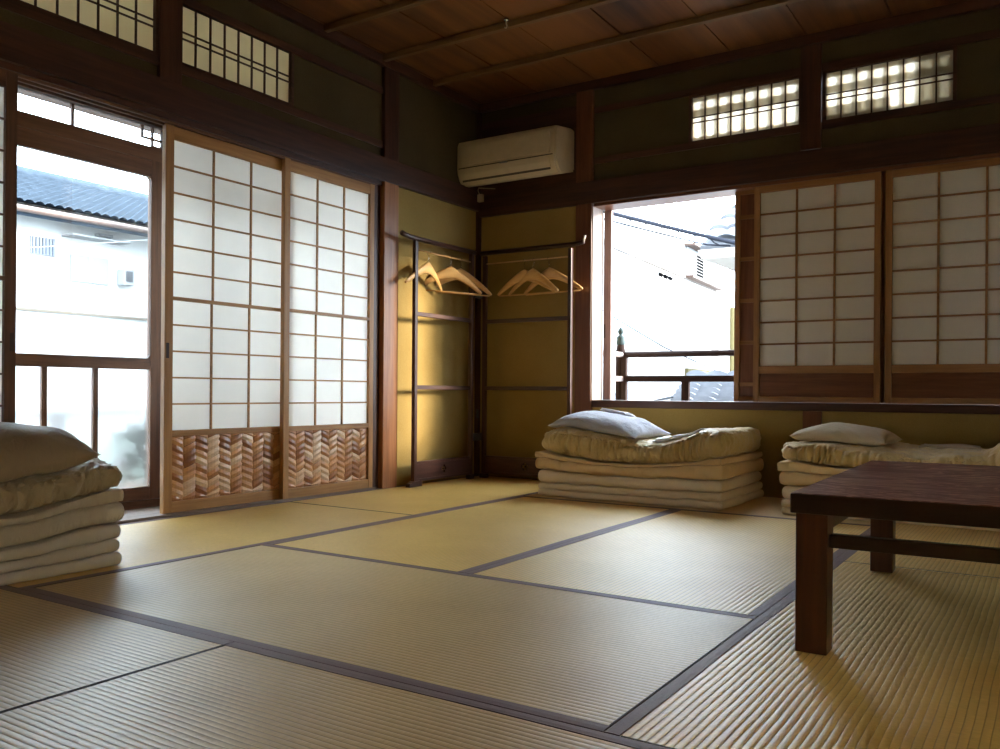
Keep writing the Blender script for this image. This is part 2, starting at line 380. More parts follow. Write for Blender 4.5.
# left wall
tr(XL-.12, XL+.027, -1.09, -.96, 1.955, ZC-.055, DARK['z'], 'upper part of the post above the long beam')  # upper length in dark wood, its lack of sun put into colour
tr(XL-.12, XL+.028, -1.09, -.96, -.055, 1.955, wood('sunlit_post_wood', (.20, .075, .030), (.38, .16, .062), 'z', rough=.38), 'post between the paper doors and the clothes rack')  # sunlight on the lower post painted in as orange wood
tr(XL-.12, XL-.005, -1.158, -1.09, -.055, 1.80, DARK['z'], 'dark jamb beside the post')
tr(XL-.06, XL+.020, -2.60, -2.485, 1.95, ZC-.055, DARK['z'], 'short upper post between the two left transoms')
tr(XL-.12, XL+.028, -4.72, -4.60, -.055, ZC-.055, DARK['z'], 'post at the near end of the doors')
tr(XL, XL+.034, YF, YB, 1.815, 1.955, DARK['y'], 'long dark beam above the paper doors')
tr(XL-.16, XL+.010, -4.6, -1.09, 1.790, 1.82, DARK['y'], 'grooved head rail over the paper doors')
for i, x in enumerate((XL-.003, XL-.048, XL-.093)): tr(x-.010, x, -4.6, -1.158, 1.778, 1.790, DOORW['y'], None, .001)
for z in (2.035, 2.355): tr(XL-.02, XL+.012, -3.45, -1.09, z-.02, z+.02, DARK['y'], 'thin rail on the upper left wall')
tr(XL, XL+.03, YB-.03, YB, -.001, ZC-.055, DARK['z'], 'slim corner post')
# back wall
tr(.815, .929, YB-.028, YB+.10, -.055, ZC-.055, POST['z'], 'post left of the open window')
tr(XL+.03, XR, YB-.034, YB, 1.775, 1.915, DARK['x'], 'long dark beam above the window')
tr(.933, 4.2, YB-.012, YB+.16, 1.755, 1.775, POST['x'], 'window head rail')
tr(.933, 4.2, YB-.020, YB+.16, .485, .530, DARK['x'], 'window sill')
tr(2.227, 2.328, YB-.010, YB+.05, -.001, .484, POST['z'], 'short post in the wall below the sill')
tr(2.205, 2.315, YB-.020, YB+.05, 1.92, ZC-.055, DARK['z'], 'short upper post between the two right transoms')
for z in (2.045, 2.365): tr(.933, 3.4, YB-.012, YB+.02, z-.02, z+.02, DARK['x'], 'thin rail on the upper window wall')
tr(XL+.03, .815, YB-.008, YB+.01, 1.916, 2.42, DARK['x'], 'brown board behind the air conditioner')
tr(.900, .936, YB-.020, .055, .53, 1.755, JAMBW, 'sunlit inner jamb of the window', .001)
tr(3.36, 3.46, YB-.02, YB+.1, .53, 1.755, POST['z'])
bm = B(); box(bm, 3.46, 4.2, YB+.02, YB+.1, .53, 1.755); struct('trim_%d' % k, bm, PLASTER); k += 1

# ------------------------------------------------------------------ shoji panels
def grid_lines(a0, a1, n): return [a0+(a1-a0)*i/n for i in range(n+1)]
def shoji_door(num, y0, y1, xf, label, pull_at=None, sl=.044, sr=.044, th=.028, woods=SHOJI_LIT):
    """paper door in the left wall; xf = room-side face"""
    t = thing('door_%d' % num, (xf-th/2, (y0+y1)/2, .0), label, None, None, 'structure')
    xb = xf-th; W = woods; zl = .0115
    bm = B()
    ob('stile', box(B(), xb, xf, y0, y0+sl, zl, 1.786, .002), W['z'], t); ob('stile', box(B(), xb, xf, y1-sr, y1, zl, 1.786, .002), W['z'], t)
    ob('top_rail', box(B(), xb, xf-.001, y0+sl, y1-sr, 1.725, 1.782, .002), W['y'], t)
    ob('middle_rail', box(B(), xb, xf-.002, y0+sl, y1-sr, .362, .389, .0015), W['y'], t)
    ob('bottom_rail', box(B(), xb, xf-.001, y0+sl, y1-sr, zl, .062, .002), W['y'], t)
    a, b_ = y0+sl, y1-sr
    bm = B(); xm = xf-.008
    zs = [.389 + (1.725-.389)*i/11 for i in range(12)]
    for z in zs[1:-1]:
        if abs(z-zs[5]) < 1e-6: box(bm, xm-.010, xf-.001, a, b_, z-.008, z+.008)
        else: box(bm, xm-.009, xm+.001, a, b_, z-.0038, z+.0038)
    for i in (1, 2):
        y = a+(b_-a)*i/3
        box(bm, xm-.009, xm, y-.0042, y+.0042, zs[5], 1.725); box(bm, xm-.009, xm, y-.0042-.006, y+.0042-.006, .389, zs[5])
    ob('lattice', bm, W['y'], t)
    bm = B(); box(bm, xm-.0115, xm-.0095, a, b_, .389, 1.725); ob('paper', bm, PAPER, t)
    # woven panel: columns of bamboo splints slanting alternately
    bm = B(); n = 10; cw = (b_-a)/n; ph = .0335; z0, z1 = .062, .362; base = xf-.018
    for c in range(n):
        s = 1 if c % 2 else -1
        z = z0-.05+random.uniform(0, .01)
        while z < z1+.05:
            rise = .034*s; hh = ph*1.06; j = random.uniform(-.003, .003); ov = .010*random.uniform(.6, 1.3)
            ya, yb2 = a+c*cw-ov, a+(c+1)*cw+ov
            ya, yb2 = max(ya, a), min(yb2, b_)
            m_ = 5; col = []
            for i in range(m_+1):
                f = i/m_; yy = ya+(yb2-ya)*f; zz = z+rise*(f-.5)+j; o = .0062*math.sin(PI*f)**.8 + random.uniform(0, .0006)
                q0, q1 = min(max(zz, z0), z1), min(max(zz+hh, z0), z1)
                col.append((bm.verts.new((base+o, yy, q0)), bm.verts.new((base+o+.0035, yy, (q0+q1)/2)), bm.verts.new((base+o+.0005, yy, q1)), q1-q0))
            for i in range(m_):
                if col[i][3] > .003 or col[i+1][3] > .003:
                    for u_ in (0, 1):
                        bm.faces.new((col[i][u_], col[i+1][u_], col[i+1][u_+1], col[i][u_+1]))
            z += ph
    ob('woven_panel', bm, BAMBOO, t)
    bm = B(); box(bm, xb+.002, xb+.005, a, b_, .062, .362); ob('backing_board', bm, DARK['y'], t)
    if pull_at is not None:
        bm = B(); box(bm, xf-.001, xf+.0012, pull_at-.008, pull_at+.008, .72, .79, .001); ob('finger_pull', bm, BRASS, t)
    return t
shoji_door(1, -2.526, -1.765, XL-.036, 'paper door with woven lower panel beside the open doorway', -2.510, .044, .030)
shoji_door(2, -1.840, -1.145, XL-.002, 'paper door with woven lower panel next to the post', None, .038, .036)
shoji_door(3, -3.952, -3.206, XL-.002, 'paper door at the left edge of the doorway', -3.222, woods=DOORW)  # unlit door: shade painted in by darker frame wood
shoji_door(4, -4.59, -3.91, XL-.036, 'paper door farthest from the clothes rack')

def shoji_window(num, x0, x1, label, yf):
    t = thing('window_%d' % num, ((x0+x1)/2, yf+.014, .53), label, None, None, 'structure'); th = .028; yb = yf+th; W = SHOJI; st = .033
    ob('stile', box(B(), x0, x0+st, yf, yb, .531, 1.755, .002), W['z'], t); ob('stile', box(B(), x1-st, x1, yf, yb, .531, 1.755, .002), W['z'], t)
    ob('top_rail', box(B(), x0+st, x1-st, yf+.001, yb, 1.718, 1.755, .002), W['x'], t)
    ob('middle_rail', box(B(), x0+st, x1-st, yf+.001, yb, .692, .735, .002), W['x'], t)
    ob('bottom_rail', box(B(), x0+st, x1-st, yf+.001, yb, .531, .562, .002), W['x'], t)
    bm = B()
    for i in range(1, 8):
        z = .735+(1.718-.735)*i/8; box(bm, x0+st, x1-st, yf+.007, yf+.017, z-.0048, z+.0048)
    for i in (1, 2):
        x = x0+st+(x1-x0-2*st)*i/3; box(bm, x-.0055, x+.0055, yf+.008, yf+.017, .735, 1.718)
    ob('lattice', bm, W['x'], t)
    ob('paper', box(B(), x0+st, x1-st, yf+.0175, yf+.0195, .735, 1.718), PAPER, t)
    ob('panel_board', box(B(), x0+st, x1-st, yf+.012, yf+.018, .562, .692), POST['x'], t)
shoji_window(1, 1.950, 2.620, 'paper window screen just right of the open window', YB-.004)
shoji_window(2, 2.642, 3.355, 'paper window screen at the right edge', YB-.004)
# unseen papered windows, added in the right wall as fill light
for q in range(3):
    y0, y1 = -5.7+.92*q, -5.7+.92*(q+1)
    t = thing('window_%d' % (11+q), (XR+.03, (y0+y1)/2, .35), 'unseen paper window added in the right wall as fill light', None, None, 'structure')
    bm = B(); box(bm, XR+.015, XR+.045, y0, y0+.035, .35, 1.8); box(bm, XR+.015, XR+.045, y1-.035, y1, .35, 1.8); box(bm, XR+.015, XR+.045, y0+.035, y1-.035, .35, .39); box(bm, XR+.015, XR+.045, y0+.035, y1-.035, 1.76, 1.8)
    ob('frame', bm, SHOJI['z'], t); bm = B()
    for i in range(1, 9): box(bm, XR+.018, XR+.027, y0+.035, y1-.035, .39+i*.152-.003, .39+i*.152+.003)
    for i in (1, 2, 3): box(bm, XR+.019, XR+.027, y0+.035+i*.2125-.004, y0+.035+i*.2125+.004, .39, 1.76)
    ob('lattice', bm, SHOJI['y'], t); ob('paper', box(B(), XR+.028, XR+.030, y0+.035, y1-.035, .39, 1.76), PAPER_FILL, t)
# storm shutters behind the paper screens
def shutter(num, x0, x1, yf, label):
    t = thing('window_%d' % num, ((x0+x1)/2, yf+.015, .53), label, None, None, 'structure'); yb = yf+.03
    ob('stile', box(B(), x0, x0+.030, yf, yb, .531, 1.755, .002), SHOJI['z'], t); ob('stile', box(B(), x1-.030, x1, yf, yb, .531, 1.755, .002), SHOJI['z'], t)
    for z in (.531, .62, .862, 1.105, 1.347, 1.59, 1.733):
        ob('cross_rail', box(B(), x0+.03, x1-.03, yf+.004, yb, z, z+.022 if z > .54 else z+.03, .001), SHOJI['x'], t)
    ob('board', box(B(), x0+.03, x1-.03, yf+.016, yf+.024, .55, 1.74), POST['z'], t)
shutter(3, 1.822, 2.60, YB+.050, 'wooden storm shutter peeping out beside the open window')
shutter(4, 2.602, 3.358, YB+.050, 'wooden storm shutter behind the right paper screen')
# glass sash stile pushed to the left of the open window
t = thing('window_5', (1.02, YB+.12, .53), 'narrow sash frame at the left of the open window', None, None, 'structure')
ob('stile', box(B(), .936, .988, .062, .092, .531, 1.754, .002), wood('dusty_sash_wood', (.17, .10, .085), (.30, .19, .165), 'z', rough=.6), t)
ob('sash_pull', box(B(), .940, .951, .056, .063, .93, 1.02, .002), BRASS, t)

# transoms (ranma)
def transom(num, axis, a0, a1, z0, z1, n, label, pap, alt=False):
    t = thing('window_%d' % num, ((XL, (a0+a1)/2, z0) if axis == 'y' else ((a0+a1)/2, YB, z0)), label, None, None, 'structure')
    def bx(bm, p0, p1, d0, d1, q0, q1, bev=0):
        if axis == 'y': return box(bm, XL-d1, XL-d0, p0, p1, q0, q1, bev)
        return box(bm, p0, p1, YB+d0, YB+d1, q0, q1, bev)
    ax = axis
    bm = B(); bx(bm, a0-.018, a0, -.008, .03, z0-.018, z1+.018); bx(bm, a1, a1+.018, -.008, .03, z0-.018, z1+.018)
    bx(bm, a0, a1, -.008, .03, z0-.018, z0); bx(bm, a0, a1, -.008, .03, z1, z1+.018); ob('frame', bm, DARK[ax], t)
    bm = B()
    for i in range(1, n):
        p = a0+(a1-a0)*i/n; bx(bm, p-.0035, p+.0035, .004, .013, z0, z1)
    m = (z0+z1)/2-.006
    for q in (m-.013, m+.017): bx(bm, a0, a1, .003, .012, q-.003, q+.003)
    ob('lattice', bm, DARK[ax], t)
    bm = B(); bx(bm, a0, a1, .0135, .0155, z0, z1); ob('paper', bm, pap, t)
    return t
transom(6, 'y', -2.475, -1.812, 2.070, 2.335, 8, 'papered transom above the paired paper doors', PAPER_OLD)
transom(7, 'y', -3.40, -2.613, 2.070, 2.335, 9, 'papered transom above the open glass door', PAPER_OLD)
transom(8, 'x', 1.575, 2.194, 2.072, 2.332, 8, 'glowing transom above the storm shutter, left one', PAPER_THIN)
transom(9, 'x', 2.336, 2.952, 2.072, 2.332, 8, 'glowing transom at the far right', PAPER_THIN)
BLOCK = paper('translucent_backing', (.80, .78, .72), .40)
# pierced translucent board added behind each right transom to shape its bright squares
for i, (x0, x1) in enumerate(((1.575, 2.194), (2.336, 2.952))):
    bm = B(); n = 8; c = (x1-x0)/n; yb = YB+.0175
    box(bm, x0, x1, yb, yb+.0015, 2.306, 2.332)
    box(bm, x0, x1, yb, yb+.0015, 2.220, 2.262) if i else box(bm, x0, x1, yb, yb+.0015, 2.212, 2.262)
    if i: box(bm, x0, x0+c*4.2, yb, yb+.0015, 2.072, 2.150); box(bm, x1-c*1.9, x1, yb, yb+.0015, 2.072, 2.33)
    box(bm, x0, x1, yb, yb+.0015, 2.072, 2.098)
    for j in range(n+1):
        p = x0+c*j; box(bm, max(x0, p-c*.30), min(x1, p+c*.22), yb+.0062, yb+.0075, 2.072, 2.332)
    struct('trim_%d' % k, bm, BLOCK, 'added translucent board of cut squares shaping the light behind a right transom'); k += 1

# ------------------------------------------------------------------ glass doors on the left
GX = -.42
def gy(y): return EYE.y+(y-EYE.y)*1.0325
def gz(z): return EYE.z+(z-EYE.z)*1.0325
def glass_door(num, y0, y1, xc, label, fancy=True):
    t = thing('door_%d' % num, (xc, (y0+y1)/2, .03), label, None, None, 'structure'); x0, x1 = xc-.016, xc+.016; s = .068; W = DOORW
    ob('stile', box(B(), x0, x1, y0, y0+s, gz(.045), gz(1.76), .003), W['z'], t); ob('stile', box(B(), x0, x1, y1-s, y1, gz(.045), gz(1.76), .003), W['z'], t)
    ob('top_rail', box(B(), x0, x1, y0+s, y1-s, gz(1.607), gz(1.685), .003), W['y'], t)
    ob('transom_bar', box(B(), x0-.001, x1+.001, y0+.001, y1-.001, gz(1.687), gz(1.752), .003), W['y'], t)
    ob('lock_rail', box(B(), x0, x1, y0+s, y1-s, gz(.672), gz(.727), .003), W['y'], t)
    ob('bottom_rail', box(B(), x0, x1, y0+s, y1-s, gz(.045), gz(.108), .003), W['y'], t)
    for f in (.26, .60) if fancy else (.33, .66):
        y = y0+s+(y1-y0-2*s)*f; ob('muntin', box(B(), x0+.006, x1-.003, y-.0125, y+.0125, gz(.108), gz(.672), .002), W['z'], t)
    bm = B()
    ob('clear_pane', box(B(), xc-.002, xc+.002, y0+s-.005, y1-s+.005, gz(.722), gz(1.612)), GLASS, t)
    ob('frosted_pane', box(B(), xc-.002, xc+.002, y0+s-.005, y1-s+.005, gz(.103), gz(.677)), FROST, t)
    # rounded corner fillets
    bm = B()
    for (yy, zz, sy, sz) in ((y1-s, gz(1.607), -1, -1), (y0+s, gz(1.607), 1, -1), (y1-s, gz(.727), -1, 1), (y0+s, gz(.727), 1, 1)):
        r = .022; poly = [(yy, zz)] + [(yy+sy*(r-r*math.sin(a)), zz+sz*(r-r*math.cos(a))) for a in [i*PI/2/6 for i in range(7)]]
        prism(bm, poly, 'x', x0+.004, x1-.004)
    ob('corner_fillet', bm, W['y'], t)
    return t
glass_door(5, gy(-3.16), gy(-2.33), GX, 'half-open glass door with frosted lower panes')
glass_door(6, gy(-2.345), gy(-1.50), GX-gz(.045), 'glass door behind the paper doors', False)
glass_door(7, gy(-3.98), gy(-3.15), GX-gz(.045), 'glass door behind the left paper door', False)
glass_door(8, gy(-4.80), gy(-3.97), GX, 'glass door farthest from the clothes rack', False)
tr(GX-.075, GX+.03, -4.85, -.85, -.055, gz(.045)-.001, DOORW['y'], 'low sill of the glass doors')
tr(GX-.075, GX+.03, -4.85, -.85, gz(1.850), 1.945, DOORW['y'], 'head of the glass doors')
t = thing('window_10', (GX, -2.9, gz(1.76)), 'glass strip with small geometric lattice above the glass door', None, None, 'structure')
ob('pane', box(B(), GX-.002, GX+.002, -4.80, -1.5, gz(1.752), gz(1.850)), GLASS, t)
bm = B()
def lt(y0, y1, z0, z1): box(bm, GX-.008, GX+.008, gy(y0), gy(y1), z0, z1)
lt(-2.338, -2.326, gz(1.752), gz(1.850)); lt(-2.389, -2.381, gz(1.752), gz(1.850)); lt(-2.445, -2.437, gz(1.797), gz(1.850))
lt(-2.445, -2.330, gz(1.789), gz(1.797))
for y in (-2.79, -3.32, -3.85, -1.9): box(bm, GX-.008, GX+.008, gy(y)-.006, gy(y)+.006, gz(1.752), gz(1.850))
ob('lattice', bm, DOORW['y'], t)
# upper outside skin and small ceiling between inner and outer doors
bm = B(); box(bm, GX-.07, XL-.08, -4.85, -.75, 1.945, 1.975); struct('trim_%d' % k, bm, DARK['y'], 'boards above the glass doors'); k += 1
bm = B(); box(bm, GX-.07, XL-.08, -.85, -.75, -.055, 1.945); box(bm, GX-.07, XL-.12, -4.95, -4.85, -.055, 1.945); struct('trim_%d' % k, bm, DARK['z'], 'end panels of the door recess'); k += 1
# eaves
bm = B(); prism(bm, [(-1.25, 2.30), (-1.25, 2.36), (XL-.08, 2.74), (XL-.08, 2.66)], 'y', -6.6, .3); struct('roof_eave', bm, OUTW['y'], 'eave over the veranda')
bm = B(); prism(bm, [(YB+.10, 2.70), (YB+.10, 2.78), (.52, 2.70), (.52, 2.63)], 'x', -.2, XR+.2); struct('roof_eave', bm, OUTW['x'], 'eave over the window wall')

# ------------------------------------------------------------------ clothes rack (two hinged panels)
RX, RY = .15, -.19
rack = thing('clothes_rack', (RX, RY, 0), 'black lacquered folding clothes rack standing in the corner, hangers on its rods', 'clothes rack')
def R_(n, bm, m='z', sm=False, mm=None, parent=None): return ob(n, bm, mm or RACKW[m], parent or rack, sm)
R_('post', box(B(), RX-.013, RX+.013, -.912, -.886, .03, 1.485, .003)); R_('post', box(B(), RX-.013, RX+.013, -.320, -.294, .03, 1.485, .003))
R_('post', box(B(), .815, .841, RY-.013, RY+.013, .03, 1.485, .003)); R_('post', box(B(), .168, .194, RY-.013, RY+.013, .03, 1.485, .003))
# top bars with lifted ends
def bar(pts, up=.03, wd=.015):
    bm = B(); tube(bm, pts, [wd]*len(pts), 10); return bm
R_('top_bar', bar([(RX, -1.03, 1.513), (RX, -1.00, 1.507), (RX, -.96, 1.502), (RX, -.9, 1.499), (RX, -.26, 1.499)]), 'y', True)
R_('top_bar', bar([(.14, RY, 1.505), (.83, RY, 1.507), (.88, RY, 1.511), (.905, RY, 1.515), (.920, RY, 1.519)]), 'x', True)
R_('lit_end_cap', tube(B(), [(.918, RY-.004, 1.514), (.932, RY-.004, 1.556)], .0075, 10), mm=plain('end_cap_highlight', (.55, .50, .42), .3), sm=True)  # pale colour paints the highlight on the lit bar end
for z in (1.045, .600):
    R_('rail', box(B(), RX-.009, RX+.009, -.886, -.320, z-.013, z+.013, .003), 'y'); R_('rail', box(B(), .194, .815, RY-.009, RY+.009, z-.013, z+.013, .003), 'x')
R_('hanging_rod', tube(B(), [(RX, -.886, 1.432), (RX, -.320, 1.432)], .0045, 8), mm=LIGHTW['y'], sm=True)
R_('hanging_rod', tube(B(), [(.194, RY, 1.432), (.815, RY, 1.432)], .0045, 8), mm=LIGHTW['x'], sm=True)
# lower boards with four-lobed cut-outs
def board(axis, a0, a1, cc, yc):
    bm = B(); n = 16; z0, z1 = .045, .135; zc_ = (z0+z1)/2
    c = (a0+a1)/2; w = .045; r = .011
    # outer pieces
    def bx(p0, p1, q0, q1):
        if axis == 'y': box(bm, yc-.006, yc+.006, p0, p1, q0, q1)
        else: box(bm, p0, p1, yc-.006, yc+.006, q0, q1)
    bx(a0, c-.024, z0, z1); bx(c+.024, a1, z0, z1); bx(c-.024, c+.024, z0, zc_-.024); bx(c-.024, c+.024, zc_+.024, z1)
    bx(c-.0035, c+.0035, zc_-.0035, zc_+.0035)
    for sx in (-1, 1):
        for sz in (-1, 1): bx(c+sx*.024, c+sx*.010, zc_+sz*.024, zc_+sz*.010)
    return bm
R_('lower_board', board('y', -.886, -.320, 0, RX), 'y'); R_('lower_board', board('x', .194, .815, 0, RY), 'x')
for z0, z1 in ((.030, .045), (.135, .150)):
    R_('board_rail', box(B(), RX-.010, RX+.010, -.886, -.320, z0, z1, .002), 'y'); R_('board_rail', box(B(), .194, .815, RY-.010, RY+.010, z0, z1, .002), 'x')
def foot(axis, s):
    # scrolled foot profile along the panel
    pr = [(-.06, 0), (-.055, .020), (-.035, .024), (-.02, .032), (.04, .034), (.06, .030), (.06, 0)]
    bm = B()
    if axis == 'y': prism(bm, [(-.899+p*s, q) for p, q in pr], 'x', RX-.016, RX+.016)
    else: prism(bm, [(.828-p*s, q) for p, q in pr], 'y', RY-.016, RY+.016)
    return bm
R_('foot', foot('y', 1)); R_('foot', foot('x', 1))
R_('foot', box(B(), RX-.016, RX+.016, -.335, -.28, 0, .03, .003)); R_('foot', box(B(), .155, .21, RY-.016, RY+.016, 0, .03, .003))
R_('hinge', tube(B(), [(RX+.012, -.245, .40), (RX+.012, -.245, .46)], .008, 8), mm=DARKM)
R_('hinge', box(B(), RX-.004, RX+.020, -.294, -.19, 1.2, 1.25), mm=DARKM)
R_('hinge', box(B(), RX-.004, RX+.020, -.294, -.19, .25, .30), mm=DARKM)

rack.location.z += .0012
# hangers -----------------------------------------------------------------
def make_hanger(bar_z=True):
    t = thing('coat_hanger', (0, 0, 0))
    # yoke: curved, tapering wooden body; local X = width, origin = hook contact on top of rod
    bm = B(); n = 22; rows = []
    for i in range(n+1):
        s = -1+2*i/n; a = abs(s); x = .218*s
        zc = -.098 - .118*(a**1.35)
        hz = .021*(1-a)+.0105+.009*math.exp(-(a/.16)**2); wy = .0070*(1-a)+.0050; yb = .020*a*a
        if a > .93: hz *= .75
        # slope perpendicular
        dz = -.118*1.35*(a**.35 if a > 0 else 0)*(1 if s > 0 else -1)/.218; L = math.hypot(1, dz); nx, nz = -dz/L, 1/L
        nx *= min(1, a*6)
        ring = []
        for q in range(8):
            t2 = 2*PI*q/8; cz = math.cos(t2)*hz; cy = math.sin(t2)*wy
            ring.append(bm.verts.new((x+nx*cz, yb+cy, zc+nz*cz)))
        rows.append(ring)
    for i in range(n):
        for q in range(8): bm.faces.new((rows[i][q], rows[i][(q+1)%8], rows[i+1][(q+1)%8], rows[i+1][q]))
    bm.faces.new(rows[0][::-1]); bm.faces.new(rows[-1]); bmesh.ops.recalc_face_normals(bm, faces=bm.faces)
    ob('shoulder', bm, HANGW['x'], t, True, world=False)
    pts = [(0, 0, -.075), (0, 0, -.035)]
    r = .0135; zc = -.010
    for i in range(13):
        a = -PI/2 + i*(PI*1.45)/12
        pts.append((0, r*math.cos(a), zc+.003+r*math.sin(a)))
    ob('hook', tube(B(), pts, .0018, 6), STEEL, t, True, world=False)
    ob('trouser_bar', tube(B(), [(-.205, .016, -.222), (.205, .016, -.222)], .0045, 8), HANGW['x'], t, True, world=False)
    return t
proto = make_hanger(); first = True
def place_hanger(x, y, z, rz, ry, rx, label, group, nobar=False):
    global first
    if first: o = proto; first = False
    else:
        o = proto.copy(); C.objects.link(o)
        for ch in proto.children:
            if nobar and ch.name.startswith('trouser_bar'): continue
            c = ch.copy(); C.objects.link(c); c.parent = o
    o.location = (x, y, z); o.rotation_euler = (rx, ry, rz); tag(o, label, 'clothes hanger', group); return o
ZR = 1.4365
D = math.radians
place_hanger(RX, -.535, ZR, D(52), D(2), 0, 'front wooden hanger of the overlapping pair on the left rack panel', 'wooden hangers on the rack')
place_hanger(RX, -.425, ZR, D(50), D(2), D(-2), 'rear wooden hanger, its shoulder showing behind another on the left rack panel', 'wooden hangers on the rack')
place_hanger(RX, -.765, ZR, D(97), D(1), D(3), 'wooden hanger nearest the open door, turned almost edge-on', 'wooden hangers on the rack', True)
place_hanger(.485, RY, ZR, D(3), D(0), D(5), 'darker wooden hanger, leftmost on the rack panel under the air conditioner', 'wooden hangers on the rack')
place_hanger(.558, RY, ZR, D(-13), D(1), D(-6), 'wooden hanger mostly hidden behind the leftmost one on the right rack panel', 'wooden hangers on the rack')
place_hanger(.668, RY, ZR, D(-2), D(-1), D(8), 'wooden hanger beside the window post, tip catching the light', 'wooden hangers on the rack')

# ------------------------------------------------------------------ air conditioner
ax0, ax1, ay = .043, .797, YB-.266
ac = thing('air_conditioner', ((ax0+ax1)/2, YB, 1.95), 'yellowed wall-mounted air conditioner above the clothes rack', 'air conditioner')
prof = [(YB-.009, 1.995), (YB-.009, 2.262), (YB-.05, 2.264), (ay+.05, 2.240), (ay+.015, 2.232), (ay+.002, 2.212), (ay, 2.05), (ay+.006, 2.02), (ay+.028, 1.975), (ay+.06, 1.950), (ay+.10, 1.952)]
bm = B(); prism(bm, prof, 'x', ax0, ax1); bmesh.ops.bevel(bm, geom=[e for e in bm.edges if abs(e.verts[0].co.x-e.verts[1].co.x) < 1e-6], offset=.012, segments=3, affect='EDGES')
ob('casing', bm, ACW, ac, False)
ob('front_panel', box(B(), ax0+.035, ax1-.035, ay-.011, ay+.02, 2.062, 2.200, .009), ACW, ac)
ob('panel_gap', box(B(), ax0+.02, ax1-.02, ay-.002, ay+.004, 2.050, 2.056), ACD, ac)
bm = B(); prism(bm, [(ay-.003, 2.042), (ay+.004, 2.014), (ay+.022, 1.980), (ay+.03, 1.985), (ay+.02, 2.042)], 'x', ax0+.035, ax1-.045); ob('louver', bm, ACW, ac)
bm = B(); prism(bm, [(ay+.022, 1.981), (ay+.030, 1.968), (ay+.036, 1.975), (ay+.03, 1.985)], 'x', ax0+.035, ax1-.05); ob('outlet_slot', bm, ACD, ac)
bm = B(); 
for i in range(5): box(bm, .39+i*.012, .399+i*.012, ay-.0075, ay-.003, 2.045, 2.053)
ob('badge', bm, GREYM, ac)
pl = thing('power_plug', (.06, YB-.034, 1.84), 'cream plug box on the beam below the air conditioner', 'plug')
ob('plug_body', box(B(), .072, .112, YB-.062, YB-.035, 1.873, 1.925, .004), PLUGM, pl)
ob('plug_cord', tube(B(), [(.085, YB-.05, 1.925), (.078, YB-.06, 1.95), (.09, YB-.07, 1.965), (.14, YB-.06, 1.958), (.2, YB-.03, 1.955)], .0035, 8), PLUGM, pl, True)
# ceiling hook
hk = thing('ceiling_hook', (.95, -1.21, ZC-.04), 'small pale hook hanging under a ceiling batten', 'hook')
ob('hook_plate', tube(B(), [(.95, -1.15, ZC-.001), (.95, -1.15, ZC-.012)], .012, 10), STEEL, hk, True)
ob('hook_wire', tube(B(), [(.95, -1.15, ZC-.012), (.95, -1.15, ZC-.030), (.957, -1.152, ZC-.042), (.95, -1.154, ZC-.052), (.942, -1.152, ZC-.046)], .004, 8), PLUGM, hk, True)

# ------------------------------------------------------------------ low table
tb = thing('low_table', (2.90, -3.0, .0012), 'low table with worn dark red top and square legs, at the right', 'table', None, None, D(1.0))
TL = 1.25; TD = 1.13
TBLK = wood3('black_lacquer', (.014, .006, .005), (.035, .014, .010), rough=.35)
bm = B(); box(bm, 0, TL, 0, TD, .311, .355, .004); ob('table_top', bm, TBLK['x'], tb, world=False)
bm = B(); box(bm, .002, TL-.002, .002, TD-.002, .3550, .3562, .0005); ob('top_veneer', bm, LACQ, tb, world=False)
for (lx, ly) in ((.010, .012), (TL-.078, .012), (.010, TD-.080), (TL-.078, TD-.080)):
    ob('leg', box(B(), lx, lx+.068, ly, ly+.068, 0, .311, .003), wood('leg_%d' % random.randint(0, 999), (.045, .014, .009), (.10, .034, .018), 'z', rough=.35), tb, world=False)
ob('stretcher', box(B(), .078, TL-.078, .028, .056, .236, .266, .003), TBLK['x'], tb, world=False)
ob('stretcher', box(B(), .078, TL-.078, TD-.056, TD-.028, .236, .266, .003), TBLK['x'], tb, world=False)
ob('stretcher', box(B(), .024, .050, .08, TD-.08, .252, .278, .003), TBLK['y'], tb, world=False)
ob('stretcher', box(B(), TL-.05, TL-.024, .08, TD-.08, .252, .278, .003), TBLK['y'], tb, world=False)

